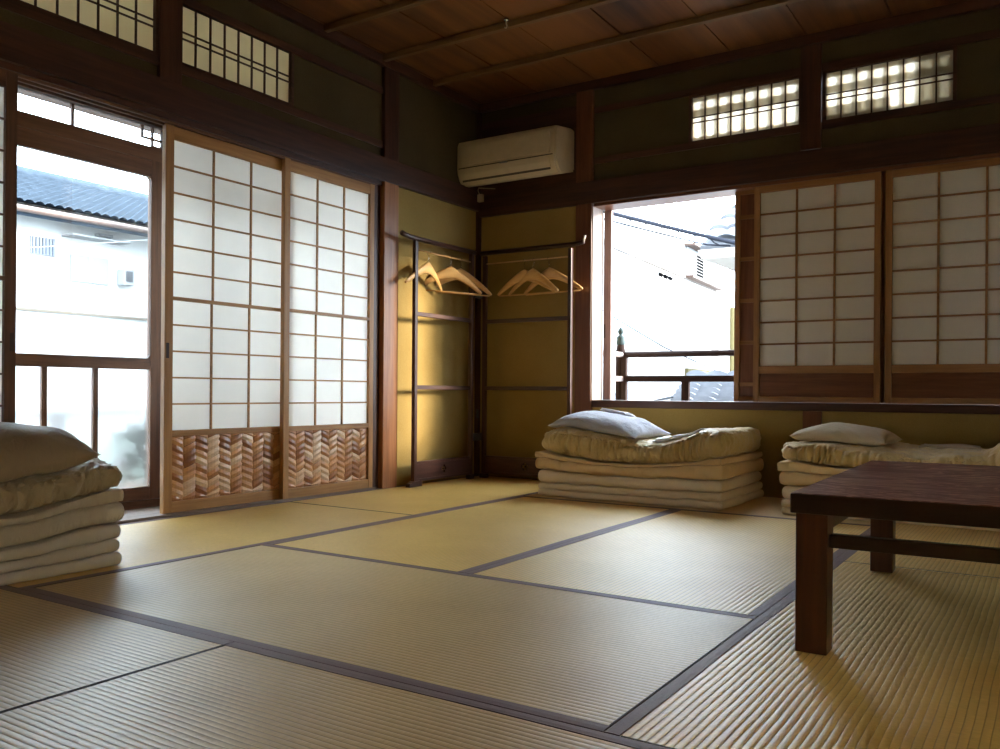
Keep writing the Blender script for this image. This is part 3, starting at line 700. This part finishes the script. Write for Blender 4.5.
# ------------------------------------------------------------------ bedding
def interp(tbl, x):
    if x <= tbl[0][0]: return tbl[0][1]
    for (a, b_), (c, d) in zip(tbl, tbl[1:]):
        if x <= c:
            f = (x-a)/(c-a); f = f*f*(3-2*f); return b_+(d-b_)*f
    return tbl[-1][1]
def slab(L, W, zb, zt, seed=0, amp=.003, fx=14, fz=6, top_amp=.3, n=(90, 46), rr=.9, crease=None, cr=.06, gather=0, plan=.0):
    """soft folded layer: local X in 0..L, Y in 0..W (Y=0 is the visible long side); zb, zt are functions of (x, y)"""
    bm = B(); th = max(.008, (zt(L/2, W/2)-zb(L/2, W/2)))*.5; r = min(th*rr*1.15, .06)
    def lst(T, m):
        e = [r*(1-math.cos(a)) for a in [i*PI/2/5 for i in range(5)]]
        return e + [r+(T-2*r)*i/m for i in range(m+1)] + [T-q for q in e[::-1]]
    xs, ys = lst(L, n[0]), lst(W, n[1]); nz = 9
    cs = [-math.cos(PI*i/nz) for i in range(nz+1)]
    cache = {}
    def V(ix, iy, iz):
        key = (ix, iy, iz)
        if key in cache: return cache[key]
        x, y, c = xs[ix], ys[iy], cs[iz]
        px, py = x, y
        # plan rounding + edge rounding
        inx, iny = min(max(px, r), L-r), min(max(py, r), W-r)
        dx, dy = (px-inx)/r, (py-iny)/r
        # square->round (edge profile: superellipse of |d|, c)
        dm = max(abs(dx), abs(dy))
        dd = math.hypot(dx, dy)
        if dd > 1e-6:
            s = dm/dd*(1+.28*(dd/dm-1)); dx *= s; dy *= s; dd = math.hypot(dx, dy)
        d_ = min(dm, 1)
        m = max(abs(d_), abs(c)) ; q = (abs(d_)**2.3+abs(c)**2.3)**(1/2.3)
        f = m/q if q > 0 else 1
        X = inx+dx*r*f; Y = iny+dy*r*f; c2 = c*f
        b_, t_ = zb(X, Y), zt(X, Y); z = b_+(c2+1)/2*(t_-b_)
        # wrinkles
        side = min(1, d_*1.2)
        p = Vector((x*fx, y*fx, z*fz+seed*7.3))
        w_ = noise.noise(p)+.5*noise.noise(p*2.1+Vector((seed, 3, 1)))
        w2 = noise.noise(Vector((x*5, y*5, seed*3.1)))
        sd = Vector((dx, dy, 0)); 
        if sd.length > 0: sd.normalize()
        o = amp*w_*side + .009*side*noise.noise(Vector((x*4.3, y*4.3, seed*5.1+2)))
        gz = 0
        if gather:
            wp = noise.noise(Vector((x*7, y*7, z*14+seed)))*1.5
            g1 = 1-abs(noise.noise(Vector((x*fx*1.6+wp, y*fx*1.6+wp, z*7+seed))))*2.4
            g2 = 1-abs(noise.noise(Vector((x*fx*3.4-wp, y*fx*3.4-wp, z*12+seed*2))))*2.4
            mod = .45+.9*abs(noise.noise(Vector((x*3.1, y*3.1, seed+9))))*1.6
            gv = (g1*.62+g2*.30)*mod; o += gather*side*(gv-.35); gz = gather*.32*gv
        X += sd.x*o; Y += sd.y*o
        if c2 > 0:
            ridge = abs(noise.noise(Vector((x*11+2*noise.noise(Vector((x*3, y*3, seed))), y*11, seed*1.7))))
            z += (amp*top_amp*w_+amp*.8*top_amp*w2*2 + amp*top_amp*1.6*(ridge-.3))*c2
            if gather: z += gz*(.35+.65*side)*c2*(.5 if side < .2 else 1)
        if crease is not None and side > .3:
            dz = abs((c2+1)/2-crease); k2 = math.exp(-(dz/cr)**2)*.013; X -= sd.x*k2; Y -= sd.y*k2
        v = bm.verts.new((X, Y, z)); cache[key] = v; return v
    nx, ny = len(xs)-1, len(ys)-1
    for i in range(nx):
        for j in range(ny):
            bm.faces.new((V(i, j, nz), V(i+1, j, nz), V(i+1, j+1, nz), V(i, j+1, nz)))
            bm.faces.new((V(i, j, 0), V(i, j+1, 0), V(i+1, j+1, 0), V(i+1, j, 0)))
    for q in range(nz):
        for i in range(nx):
            bm.faces.new((V(i, 0, q), V(i+1, 0, q), V(i+1, 0, q+1), V(i, 0, q+1)))
            bm.faces.new((V(i+1, ny, q), V(i, ny, q), V(i, ny, q+1), V(i+1, ny, q+1)))
        for j in range(ny):
            bm.faces.new((V(0, j+1, q), V(0, j, q), V(0, j, q+1), V(0, j+1, q+1)))
            bm.faces.new((V(nx, j, q), V(nx, j+1, q), V(nx, j+1, q+1), V(nx, j, q+1)))
    bmesh.ops.recalc_face_normals(bm, faces=bm.faces)
    return bm
def pillow_bm(lx, ly, h, seed, sup, amp=.004, n=64, lift=.30):
    """sup(x, y): height of what it lies on, in the pillow's own frame"""
    bm = B(); top = []; bot = []
    def hgt(x, y, a, b_):
        e = (max(0, (1-abs(a)**3.0))*max(0, (1-abs(b_)**3.0)))**.55; return e
    for i in range(n+1):
        tr_, br_ = [], []
        for j in range(n+1):
            a = math.sin((-1+2*i/n)*PI/2); b_ = math.sin((-1+2*j/n)*PI/2)
            e = hgt(0, 0, a, b_); edge = max(abs(a), abs(b_))**5
            pin = 1-.05*(1-b_*b_)*a*a; pin2 = 1-.05*(1-a*a)*b_*b_
            ang = math.atan2(b_, a)
            x, y = a*lx/2*pin, b_*ly/2*pin2
            rad = noise.noise(Vector((math.cos(ang)*4.5, math.sin(ang)*4.5, seed)))
            pk = noise.noise(Vector((x*22*(1.2-abs(b_)), y*22*(1.2-abs(a)), seed+2)))
            w_ = noise.noise(Vector((x*9, y*9, seed)))
            zs = sup(x, y)
            zseam = zs + .002 + lift*h*edge
            zt_ = max(zs+.003, zs + lift*h*edge + h*e + amp*(1.6*w_*e + 1.5*pk*min(1, 3*e)*edge**.3 + 1.5*rad*edge*min(1, 4*e)))
            if i in (0, n) or j in (0, n): v = bm.verts.new((x, y, zseam)); br_.append(v); tr_.append(v)
            else: tr_.append(bm.verts.new((x, y, zt_))); br_.append(bm.verts.new((x, y, zs+.002+lift*h*edge*(1-min(1, 2*e)))))
        top.append(tr_); bot.append(br_)
    for i in range(n):
        for j in range(n):
            bm.faces.new((top[i][j], top[i+1][j], top[i+1][j+1], top[i][j+1]))
            f = (bot[i][j], bot[i][j+1], bot[i+1][j+1], bot[i+1][j])
            if len(set(f)) > 2 and not (i in (0, n-1) and j in (0, n-1) and False):
                try: bm.faces.new(f)
                except ValueError: pass
    bmesh.ops.recalc_face_normals(bm, faces=bm.faces)
    return bm
def lin(a, b_, c, L):
    return lambda x, y: interp([(0, a), (L*.5, b_), (L, c)], x)

def stack(origin, rot, L, W, T, mats, words, seed, sup=None, amps=1.0):
    """T: list of level tables along local x: floor, crease, m1, m2, quilt, flap, comforter bottom/top"""
    def place(o): o.location = origin; o.rotation_euler = (0, 0, rot)
    def f(tb_, off=0):
        k_ = T.index(tb_)
        a_ = (0, .004, .004, .006, .006, 0)[k_] if k_ < 6 else 0
        return lambda x, y: interp(tb_, x)+off+a_*noise.noise(Vector((x*7+k_*13, y*5, seed)))*1.5
    def half(x, y): return .5*interp(T[1], x)+.003*noise.noise(Vector((x*6, y*4, seed+77)))
    g = .0008
    t = thing('futon_mattress', origin, words['mattress'], 'futon', 'folded futon mattresses', None, rot)
    ob('folded_layer', slab(L, W, f(T[0], .0005), lambda x, y: half(x, y)-g*.5, seed+1, .0028*amps, 10, 5, n=(80, 30)), mats[0], t, True, world=False)
    ob('folded_layer', slab(L-.006, W-.004, lambda x, y: half(x, y)+g*.5, f(T[1], -g), seed+6, .0035*amps, 10, 5, n=(80, 30)), mats[0], t, True, world=False)
    ob('folded_layer', slab(L-.004, W-.006, f(T[1], g), f(T[2], -g), seed+2, .004*amps, 10, 5, n=(80, 30)), mats[0], t, True, world=False)
    t = thing('folded_quilt', (origin[0], origin[1], origin[2]+T[2][0][1]), words['quilt'], 'quilt', 'thin quilts folded between mattress and comforter', None, rot)
    t['_q'] = 1
    dz = T[2][0][1]
    def shifted(bm):
        bmesh.ops.translate(bm, verts=bm.verts, vec=(0, 0, -dz)); return bm
    def moved(bm, d):
        bmesh.ops.translate(bm, verts=bm.verts, vec=d); return bm
    ob('folded_layer', shifted(moved(slab(L+.014, W-.01, f(T[2], .002), f(T[3], -g), seed+3, .004*amps, 22, 5, n=(120, 40), gather=.005), (-.010, -.006, 0))), mats[1], t, True, world=False)
    ob('folded_layer', shifted(moved(slab(L+.012, W+.0, f(T[3], g), f(T[4], -g), seed+4, .005*amps, 18, 9, n=(120, 40), gather=.008), (-.018, -.008, 0))), mats[1], t, True, world=False)
    dz2 = T[4][0][1]
    t = thing('comforter', (origin[0], origin[1], origin[2]+dz2), words['comforter'], 'comforter', 'puffy folded comforters', None, rot)
    def ct(x, y):
        v = interp(T[5], x); q = y/W
        bulge = -.030*math.exp(-(q/.10)**2) - .018*math.exp(-((1-q)/.12)**2)
        return v + bulge*0.6 + .012*noise.noise(Vector((x*5, y*5, seed)))
    bm = slab(L-.010, W-.02, f(T[4], .003), ct, seed+5, .0075*amps, 24, 6, top_amp=.8, n=(210, 80), rr=1.0, gather=.036*amps)
    bmesh.ops.translate(bm, verts=bm.verts, vec=(.006, -.004, -dz2))
    ob('cover', bm, mats[2], t, True, world=False)
    ca, sa = math.cos(rot), math.sin(rot)
    def top(wx, wy):
        dx, dy = wx-origin[0], wy-origin[1]; lx, ly = dx*ca+dy*sa-.006, -dx*sa+dy*ca+.004
        z = ct(min(max(lx, .03), L-.04), min(max(ly, .03), W-.05))
        return z+.003
    return top
# middle stack: local x = world x, local y = world y (visible side y=0 at world -.82)
L1 = 1.065
T1 = [[(0, 0), (L1, 0)],
      [(0, .074), (.5, .074), (L1, .083)],
      [(0, .146), (.45, .132), (L1, .147)],
      [(0, .212), (.30, .196), (.55, .188), (L1, .222)],
      [(0, .247), (.18, .225), (.40, .202), (.62, .200), (.85, .218), (L1, .254)],
      [(0, .362), (.12, .385), (.45, .352), (.60, .322), (.68, .318), (.80, .345), (.95, .392), (L1, .385)]]
top1 = stack((.965, -.82, 0), 0, L1, .70, T1, (MATTRESS, QUILT, COMF),
      dict(mattress='cream futon mattress folded in three, lowest in the stack under the open window',
           quilt='tan cotton quilt folded in the middle stack under the open window',
           comforter='sagging olive comforter atop the middle stack under the open window'), 1)
def pillow(cx, cy, rz, size, top, m, label, seed, lift=.3):
    z0 = top(cx, cy); ca, sa = math.cos(rz), math.sin(rz)
    sup = lambda x, y: top(cx+x*ca-y*sa, cy+x*sa+y*ca)-z0
    o = ob('pillow', pillow_bm(*size, seed, sup, lift=lift), m, None, True, label, 'pillow', 'bed pillows'); o.location = (cx, cy, z0); o.rotation_euler = (0, 0, rz)
    lx, ly, h = size
    def ptop(wx, wy):
        dx, dy = wx-cx, wy-cy; x, y = dx*ca+dy*sa, -dx*sa+dy*ca; a, b_ = 2*x/lx, 2*y/ly
        if abs(a) >= 1 or abs(b_) >= 1: return top(wx, wy)
        e = (max(0, (1-abs(a)**3.0))*max(0, (1-abs(b_)**3.0)))**.55
        return top(wx, wy)+h*e+lift*h*max(abs(a), abs(b_))**5*.8+.004
    return ptop
def sheet(cx, cy, sx, sy, rz, top, label, seed, layers=2, m=None):
    """flat folded cloth draped over what lies beneath"""
    z0 = top(cx, cy); ca, sa = math.cos(rz), math.sin(rz)
    t = thing('folded_sheet', (cx, cy, z0), label, 'sheet', 'folded sheets on the bedding', None, rz)
    for q in range(layers):
        Lx, Ly = sx-.014*q, sy-.010*q
        def base(x, y, q=q): x0, y0 = x-Lx/2, y-Ly/2; return top(cx+x0*ca-y0*sa, cy+x0*sa+y0*ca)-z0+.0075*q
        bm = slab(Lx, Ly, lambda x, y: base(x, y)+.0005, lambda x, y: base(x, y)+.0072, seed+q, .0022, 16, 8, n=(36, 26))
        bmesh.ops.translate(bm, verts=bm.verts, vec=(-Lx/2, -Ly/2, 0)); ob('fold', bm, m or SHEET, t, True, world=False)
    return t
p1 = pillow(1.285, -.560, D(-5), (.56, .42, .088), top1, PILLOW, 'pale blue-grey pillow sloping on the middle stack below the open window', 3)
sheet(1.30, -.43, .17, .20, D(-8), p1, 'small white folded cloth on top of the blue-grey pillow', 11)
sheet(1.735, -.55, .26, .38, D(6), top1, 'white folded sheet in the hollow right of the blue-grey pillow', 14)

# right stack
L2 = 1.10
T2 = [[(0, 0), (L2, 0)], [(0, .070), (L2, .074)], [(0, .138), (L2, .140)], [(0, .206), (.4, .200), (L2, .20)],
      [(0, .250), (.3, .235), (.6, .215), (L2, .225)],
      [(0, .345), (.12, .350), (.40, .335), (.58, .318), (.70, .322), (.83, .318), (.95, .395), (L2, .41)]]
top2 = stack((2.290, -.77, 0), 0, L2, .67, T2, (MATTRESS, QUILT, COMF),
      dict(mattress='cream futon mattress at the bottom of the stack behind the low table',
           quilt='tan cotton quilt folded in the stack behind the low table',
           comforter='olive yellow comforter atop the stack behind the low table'), 21)
pillow(2.535, -.50, D(-4), (.44, .36, .085), top2, PILLOWB, 'beige pillow lying on the stack behind the low table', 8)
sheet(2.98, -.36, .26, .26, D(3), top2, 'pale folded cloth at the back of the stack behind the low table', 19, 2, PILLOWB)

# left stack: visible long side faces +x, so rotate 90 deg: local x -> +y, local y -> -x
L3 = 1.08
def rev(tb_, L): return [(L-a, b_) for a, b_ in tb_[::-1]]
# tables measured from the far end (world y=-3.265) towards the camera
T3 = [[(0, 0), (L3, 0)], [(0, .088), (.4, .070), (L3, .075)], [(0, .142), (.4, .108), (L3, .12)], [(0, .208), (.4, .175), (L3, .18)],
      [(0, .247), (.4, .196), (L3, .20)], [(0, .338), (.10, .345), (.25, .325), (.4, .305), (L3, .33)]]
T3 = [rev(a, L3) for a in T3]
top3 = stack((.832, -3.268-L3, 0), H, L3, .74, T3, (cloth('mattress_grey', (.58, .54, .50)), QUILTG, COMFG),
      dict(mattress='grey-cream futon mattress at the bottom of the left stack beside the glass door',
           quilt='crumpled beige quilt folded in the left stack beside the glass door',
           comforter='taupe puffy comforter in the left stack beside the glass door'), 41, amps=1.15)
p3 = pillow(.60, -3.70, D(90), (.70, .46, .150), top3, PILLOWT, 'large taupe pillow atop the left stack beside the glass door', 5, .22)
sheet(.55, -3.82, .34, .38, D(0), p3, 'grey-white folded sheet over the taupe pillow at the left edge', 17, 1)

# ------------------------------------------------------------------ outside, window side
bt = thing('balustrade', (1.4, .45, .40), 'dark wooden balcony balustrade outside the open window', 'balustrade')
DK = wood3('balcony_dark', (.02, .012, .011), (.05, .032, .028), rough=.8, spec=.1)
ob('corner_post', lathe(B(), [(.034, .42), (.034, .86), (.030, .88), (.027, .905), (.024, .91)], .868, .475, 20), DK['z'], bt, True)
ob('finial', lathe(B(), [(.026, .908), (.031, .915), (.031, .935), (.026, .945), (.029, .955), (.024, .968), (.013, .975), (.013, .982), (.019, .99), (.021, 1.003), (.016, 1.017), (.006, 1.027), (.001, 1.032)], .868, .475, 20), BRONZE, bt, True)
ob('stub_post', box(B(), .893, .928, .432, .467, .42, .852, .002), DK['z'], bt)
ob('top_rail', tube(B(), [(.90, .45, .838), (2.9, .45, .838)], .020, 12), DK['x'], bt, True)
ob('middle_rail', box(B(), .905, 2.9, .434, .466, .653, .693, .003), DK['x'], bt)
ob('bottom_rail', box(B(), .905, 2.9, .434, .466, .42, .50, .003), DK['x'], bt)
for x in (1.325, 1.9, 2.5): ob('baluster', box(B(), x, x+.05, .436, .464, .50, .653, .002), DK['z'], bt)
PALE = wood3('pale_rail_wood', (.30, .24, .22), (.45, .38, .35), rough=.7)  # on the return rails this paler wood paints in their lit side
ob('return_top_rail', tube(B(), [(.895, .05, .838), (.895, .44, .838)], .018, 12), PALE['y'], bt, True)
ob('return_middle_rail', box(B(), .880, .910, .05, .434, .655, .690, .002), PALE['y'], bt)
ob('return_bottom_rail', box(B(), .880, .910, .05, .434, .47, .52, .002), PALE['y'], bt)
bm = B(); box(bm, .84, 2.95, .03, .50, .36, .419); struct('trim_%d' % k, bm, OUTW['x'], 'narrow ledge outside the window'); k += 1

# neighbouring white building seen through the window
ANG = math.radians(4.7); dB = Vector((-math.sin(ANG), math.cos(ANG), 0)); nB = Vector((dB.y, -dB.x, 0)); P0 = Vector((-1.0, 4.3, 0))
nb = thing('neighbour_house', (P0.x, P0.y, -5), 'white rendered neighbouring house seen through the open window', 'house')
nb.rotation_euler = (0, 0, ANG)
def NB(s0, s1, d0, d1, z0, z1, name, m, bev=0): # s along wall, d outward(+)
    return ob(name, box(B(), d0, d1, s0, s1, z0+5, z1+5, bev), m, nb, world=False)
def fade(name, c1, c2): return plain(name, c1, .9, var=.05)
bm = B(); prism(bm, [(-1.5, 0), (5.87, 0), (5.87, 7.25), (4.66, 7.70), (-1.5, 8.1)], 'x', -6, 0); ob('wall', bm, WHITEWALL, nb, world=False)
NB(-1.5, 5.87, 0, .03, 2.28, 2.33, 'ledge', plain('pale_ledge', (.22, .19, .17), .8))
NB(2.97, 4.58, 0, .02, 2.33, 2.77, 'louvre_box', GREYM if False else plain('pale_box', (.23, .245, .26), .8))
NB(2.90, 4.70, 0, .16, 2.77, 2.80, 'box_hood', plain('brown_hood', (.06, .03, .02), .7)); NB(2.90, 4.70, 0, .14, 2.29, 2.325, 'box_sill', plain('brown_sill', (.06, .03, .02), .7))
lv = NB(3.45, 3.90, .02, .03, 2.38, 2.73, 'louvre_opening', plain('grey_louvre', (.12, .12, .125), .7))
for i in range(7): ob('louvre_slot', box(B(), .031, .036, 3.50, 3.85, 5+2.395+i*.047, 5+2.422+i*.047), SLOT, nb, world=False)
for s in (1.70, 1.92, 2.14):
    b2 = B(); tube(b2, [(.0, s, 7.20), (.05, s, 7.17)], .026, 10); ob('pipe_end', b2, SLOT, nb, True, world=False)
NB(2.99, 4.71, 0, .05, .55, .95, 'lower_window', WINM)
for i in range(9): ob('window_slat', box(B(), .051, .054, 3.08+i*.175, 3.2+i*.175, 5+.58, 5+.90), plain('slat_grey', (.09, .10, .08), .7), nb, world=False)
b2 = B(); tube(b2, [(.06, 5.75, 3), (.06, 5.75, 7.1)], .05, 8); ob('downpipe', b2, WINM, nb, True, world=False)
ob('stain', prism(B(), [(4.55, 6.0), (4.9, 6.0), (5.0, 6.35), (4.85, 6.62), (4.6, 6.55), (4.5, 6.25)], 'x', .001, .003), STAINM, nb, world=False)

def tile_roof(name, o, along, slope_vec, nal, nsl, tw, tl, m, label, cat, bumpy=.035, fine=6):
    """pantile roof: o corner at eave, along = unit vector on the eave, slope_vec = unit vector up the slope"""
    bm = B(); o = Vector(o); a = Vector(along); s = Vector(slope_vec); nrm = a.cross(s).normalized()
    if nrm.z < 0: nrm = -nrm
    rows = []
    ks = []
    for j in range(nsl): ks += [(j, 0.0), (j, .96)]
    for (j, f) in ks:
        row = []
        for i in range(nal*fine+1):
            u = i/fine; h = bumpy*abs(math.sin(PI*u))**.7 + (.045*(1-f))
            p = o+a*(u*tw)+s*((j+f)*tl)+nrm*h; row.append(bm.verts.new(p))
        rows.append(row)
    for r0, r1 in zip(rows, rows[1:]):
        for i in range(len(r0)-1): bm.faces.new((r0[i], r0[i+1], r1[i+1], r1[i]))
    # underside slab for thickness
    A = o-nrm*.06; p = [A, A+a*(nal*tw), A+a*(nal*tw)+s*(nsl*tl), A+s*(nsl*tl)]; q = [v-nrm*.08 for v in p]
    vv = [bm.verts.new(v) for v in p+q]
    for fc in ((0,1,2,3),(7,6,5,4),(0,4,5,1),(1,5,6,2),(2,6,7,3),(3,7,4,0)): bm.faces.new([vv[i] for i in fc])
    bmesh.ops.recalc_face_normals(bm, faces=bm.faces)
    return ob(name, bm, m, None, False, label, cat)
# small tiled roof low at the right of the window view
tile_roof('tiled_roof', (.66, 1.85, .44), Vector((1, .22, 0)).normalized(), Vector((-.22, 1, .27)).normalized(), 14, 8, .19, .16, TILEG, 'grey pantile roof just beyond the balustrade', 'roof', .03)
# corrugated lean-to lower left
bm = B(); rows = []
for i in range(120):
    x = -2.1+i*.0165; z = .012*math.sin(i*.9); rows.append([bm.verts.new((x, 3.1, .47+z)), bm.verts.new((x, 5.2, .64+z)), bm.verts.new((x, 5.2, .62+z)), bm.verts.new((x, 3.1, .45+z))])
for r0, r1 in zip(rows, rows[1:]):
    for q in range(4): bm.faces.new((r0[q], r1[q], r1[(q+1)%4], r0[(q+1)%4]))
ob('lean_to_roof', bm, plain('corrugated_sheet', (.14, .145, .16), .6), None, False, 'pale corrugated lean-to roof seen low behind the balustrade', 'roof')
# roof with soffit high at the right
tile_roof('eave_roof', (-.22, 5.0, 2.40), (1, .06, 0), Vector((.38, .6, .62)).normalized(), 20, 14, .22, .22, TILEG, 'tiled eave corner high at the right of the open window', 'roof', .04)
b2 = B(); prism(b2, [(-.20, 2.20), (-.25, 2.31), (4.2, 2.31), (4.2, 2.20)], 'y', 5.05, 9.0); ob('eave_soffit', b2, plain('pale_soffit', (.35, .32, .28), .8), None, False, 'pale soffit under the tiled eave corner outside', 'soffit')
b2 = B(); box(b2, .20, 4.0, 5.6, 8.8, -5, 2.2); ob('far_house', b2, WHITEWALL, None, False, 'white house wall under the tiled eave corner outside', 'house')

# cables
def cable(pts, r, label, grp=None, m=CABLE):
    out = []
    for i in range(len(pts)-1):
        a, b_ = Vector(pts[i]), Vector(pts[i+1])
        for q in range(12): f = q/12; p = a.lerp(b_, f); out.append(p-Vector((0, 0, .04*4*f*(1-f)*(b_-a).length*.08)))
    out.append(Vector(pts[-1])); return ob('overhead_cable', tube(B(), out, r, 6), m, None, True, label, 'cable', grp)
cable([(-.86, 3.0, 2.554), (-.425, 3.0, 2.412), (.86, 3.0, 1.993), (3.2, 2.2, 1.25)], .022, 'thick overhead cable crossing the top of the open window')
cable([(-.86, 3.05, 2.48), (-.424, 3.05, 2.335), (.569, 3.05, 2.01), (.80, 3.05, 1.98)], .009, 'thin wire strung just below the thick overhead cable')
cable([(-.85, 3.4, 1.55), (.0, 3.4, 1.05), (.75, 3.4, .72)], .006, 'faint wire sagging low across the white house')
# twisted ties along the cable
for i in range(6):
    x = -.25+i*.17; z0 = 2.412-(x+.425)*.326; b2 = B(); tube(b2, [(x, 3.0, z0), (x+.05, 3.03, z0-.06), (x+.09, 3.05, z0-.10+.02)], .006, 6)
    ob('cable_tie', b2, CABLE, None, True, 'thin tie hanging from the thick overhead cable', 'cable tie', 'ties on the overhead cable')

# ------------------------------------------------------------------ outside, door side
bm = B(); box(bm, -1.15, GX-.09, -6.5, .3, -.14, -.08); struct('trim_%d' % k, bm, OUTW['y'], 'veranda deck outside the glass doors'); k += 1
vr = thing('veranda_railing', (-1.0, -3, -.08), 'wooden veranda railing blurred behind the frosted panes', 'railing')
ob('top_rail', box(B(), -1.02, -.98, -6.3, .2, .425, .465, .004), OUTW['y'], vr)
ob('bottom_rail', box(B(), -1.015, -.985, -6.3, .2, -.02, .02, .004), PALE['y'], vr)
for y in (-5.2, -3.85, -2.50, -1.15): ob('rail_post', box(B(), -1.03, -.97, y, y+.075, -.08, .425, .004), PALE['z'], vr)
# potted plants behind the frosted pane
def shrub(x, y, s, lab, flowers=True):
    t = thing('potted_shrub', (x, y, -.08), lab, 'potted plant', None)
    ob('pot', lathe(B(), [(.06*s, -.08), (.09*s, .04), (.10*s, .05), (.10*s, .06)], x, y, 18), POTM, t, True)
    rnd = random.Random(int(x*100+y*10)); bm = B()
    for i in range(420):
        a = rnd.uniform(0, 2*PI); e = rnd.uniform(-.6, 1.4); r = .17*s*rnd.uniform(.4, 1)
        c = Vector((x+r*math.cos(a)*math.cos(e), y+r*math.sin(a)*math.cos(e), .16*s+r*math.sin(e)))
        d = Vector((rnd.uniform(-1, 1), rnd.uniform(-1, 1), rnd.uniform(-.4, 1))).normalized(); sd = d.cross(Vector((0, 0, 1))).normalized()
        l, w_ = .045*s, .016*s; vs_ = [bm.verts.new(p) for p in (c, c+d*l*.5+sd*w_, c+d*l, c+d*l*.5-sd*w_)]; bm.faces.new(vs_)
    ob('leaves', bm, LEAF, t)
    ob('stem', tube(B(), [(x, y, .04), (x+.01, y, .12*s), (x, y+.01, .22*s)], .008, 6), DARK['z'], t)
    if flowers:
        for i in range(5):
            a = rnd.uniform(0, 2*PI); bm = B(); c = Vector((x+.10*s*math.cos(a), y+.10*s*math.sin(a), .14*s+rnd.uniform(-.03, .08)))
            bmesh.ops.create_icosphere(bm, subdivisions=2, radius=.032*s); bmesh.ops.translate(bm, verts=bm.verts, vec=c)
            for v in bm.verts: v.co += (v.co-c)*.35*noise.noise(v.co*60)
            ob('flower', bm, FLOWER, t, True)
shrub(-.72, -2.12, 1.25, 'flowering potted shrub blurred behind the frosted pane')
shrub(-.72, -1.55, 1.1, 'leafy potted shrub behind the frosted pane, near the door frame', False)

sh = thing('garden_shed', (-3.2, .4, -5), 'low grey-green roofed shed blurred behind the frosted pane', 'shed')
SHEDM = plain('moss_green_sheet', (.09, .11, .09), .9, 0, .1, .3, 3)
ob('roof', prism(B(), [(-3.6, .06), (-3.6, .14), (-1.75, -.04), (-1.75, -.12)], 'y', -1.95, 1.0), SHEDM, sh)
ob('wall', box(B(), -3.5, -2.0, -1.8, .9, -5, -.13), GREYM, sh)
lb = thing('opposite_house', (-8, 2, -5), 'white house with blue-grey tiled roof seen through the glass door', 'house')
ob('wall', box(B(), -14, -8.0, -7.5, 9.0, -5, 3.02), WHITEWALL, lb)
rf = tile_roof('tiled_roof', (-7.55, -7.6, 2.90), (0, 1, 0), Vector((-2.95, 0, 1.07)).normalized(), 130, 19, .13, .165, TILEL, None, None, .03, 4)
for p_ in ('label', 'category'):
    if p_ in rf: del rf[p_]
rf.parent = lb; rf.matrix_parent_inverse = Matrix.Translation((8, -2, 5))
ob('ridge', tube(B(), [(-10.48, -7.6, 4.01), (-10.48, 9.2, 4.01)], .11, 10), TILEL, lb, True)
ob('gutter', tube(B(), [(-7.50, -7.6, 2.84), (-7.50, 9.2, 2.84)], .045, 8), plain('copper_gutter', (.10, .065, .055), .5), lb, True)
ob('floor_band', box(B(), -8.0, -7.97, -7.5, 9.0, 1.60, 1.635), plain('pale_band', (.15, .12, .09), .8), lb)
wn = ob('window', box(B(), -8.0, -7.97, 1.17, 1.50, 2.36, 2.60), plain('pale_frame', (.22, .23, .25), .6), lb)
for i in range(7): ob('window_bar', box(B(), -7.97, -7.955, 1.185+i*.045, 1.203+i*.045, 2.37, 2.59), plain('blue_bar', (.11, .13, .17), .6), wn)
wn = ob('window', box(B(), -8.0, -7.97, 1.72, 2.28, 2.06, 2.43), plain('window_grey', (.24, .245, .25), .5), lb); ob('sash_bar', box(B(), -7.97, -7.955, 1.99, 2.01, 2.06, 2.43), WHITEWALL, wn)
ob('canopy', box(B(), -8.0, -7.72, 1.60, 2.46, 2.655, 2.675), GREYM, lb)
ob('lamp_bracket', box(B(), -8.0, -7.9, 2.08, 2.30, 2.73, 2.77), GREYM, lb)
hd = thing('heat_pump', (-7.9, 2.5, 2.06), 'small grey box mounted on the wall of the white house', 'wall unit')
ob('unit_body', box(B(), -7.97, -7.80, 2.41, 2.57, 2.07, 2.30, .01), GREYM, hd); ob('unit_grille', box(B(), -7.80, -7.79, 2.44, 2.54, 2.12, 2.27), DARKM, hd)
an = ob('antenna_pole', tube(B(), [(-7.30, 2.62, 2.7), (-7.30, 2.68, 3.5)], .014, 6), WHITEWALL, None, True, 'thin white pole rising in front of the tiled roof', 'pole')
cable([(-5.0, -3.0, 1.45), (-7.0, 2.4, 2.65)], .006, 'thin wire slanting across the white house opposite', None, GREYM)
# ground far below
bm = B(); box(bm, -40, 40, -40, 60, -5.2, -5.0); struct('ground', bm, GROUND, 'street level far below')
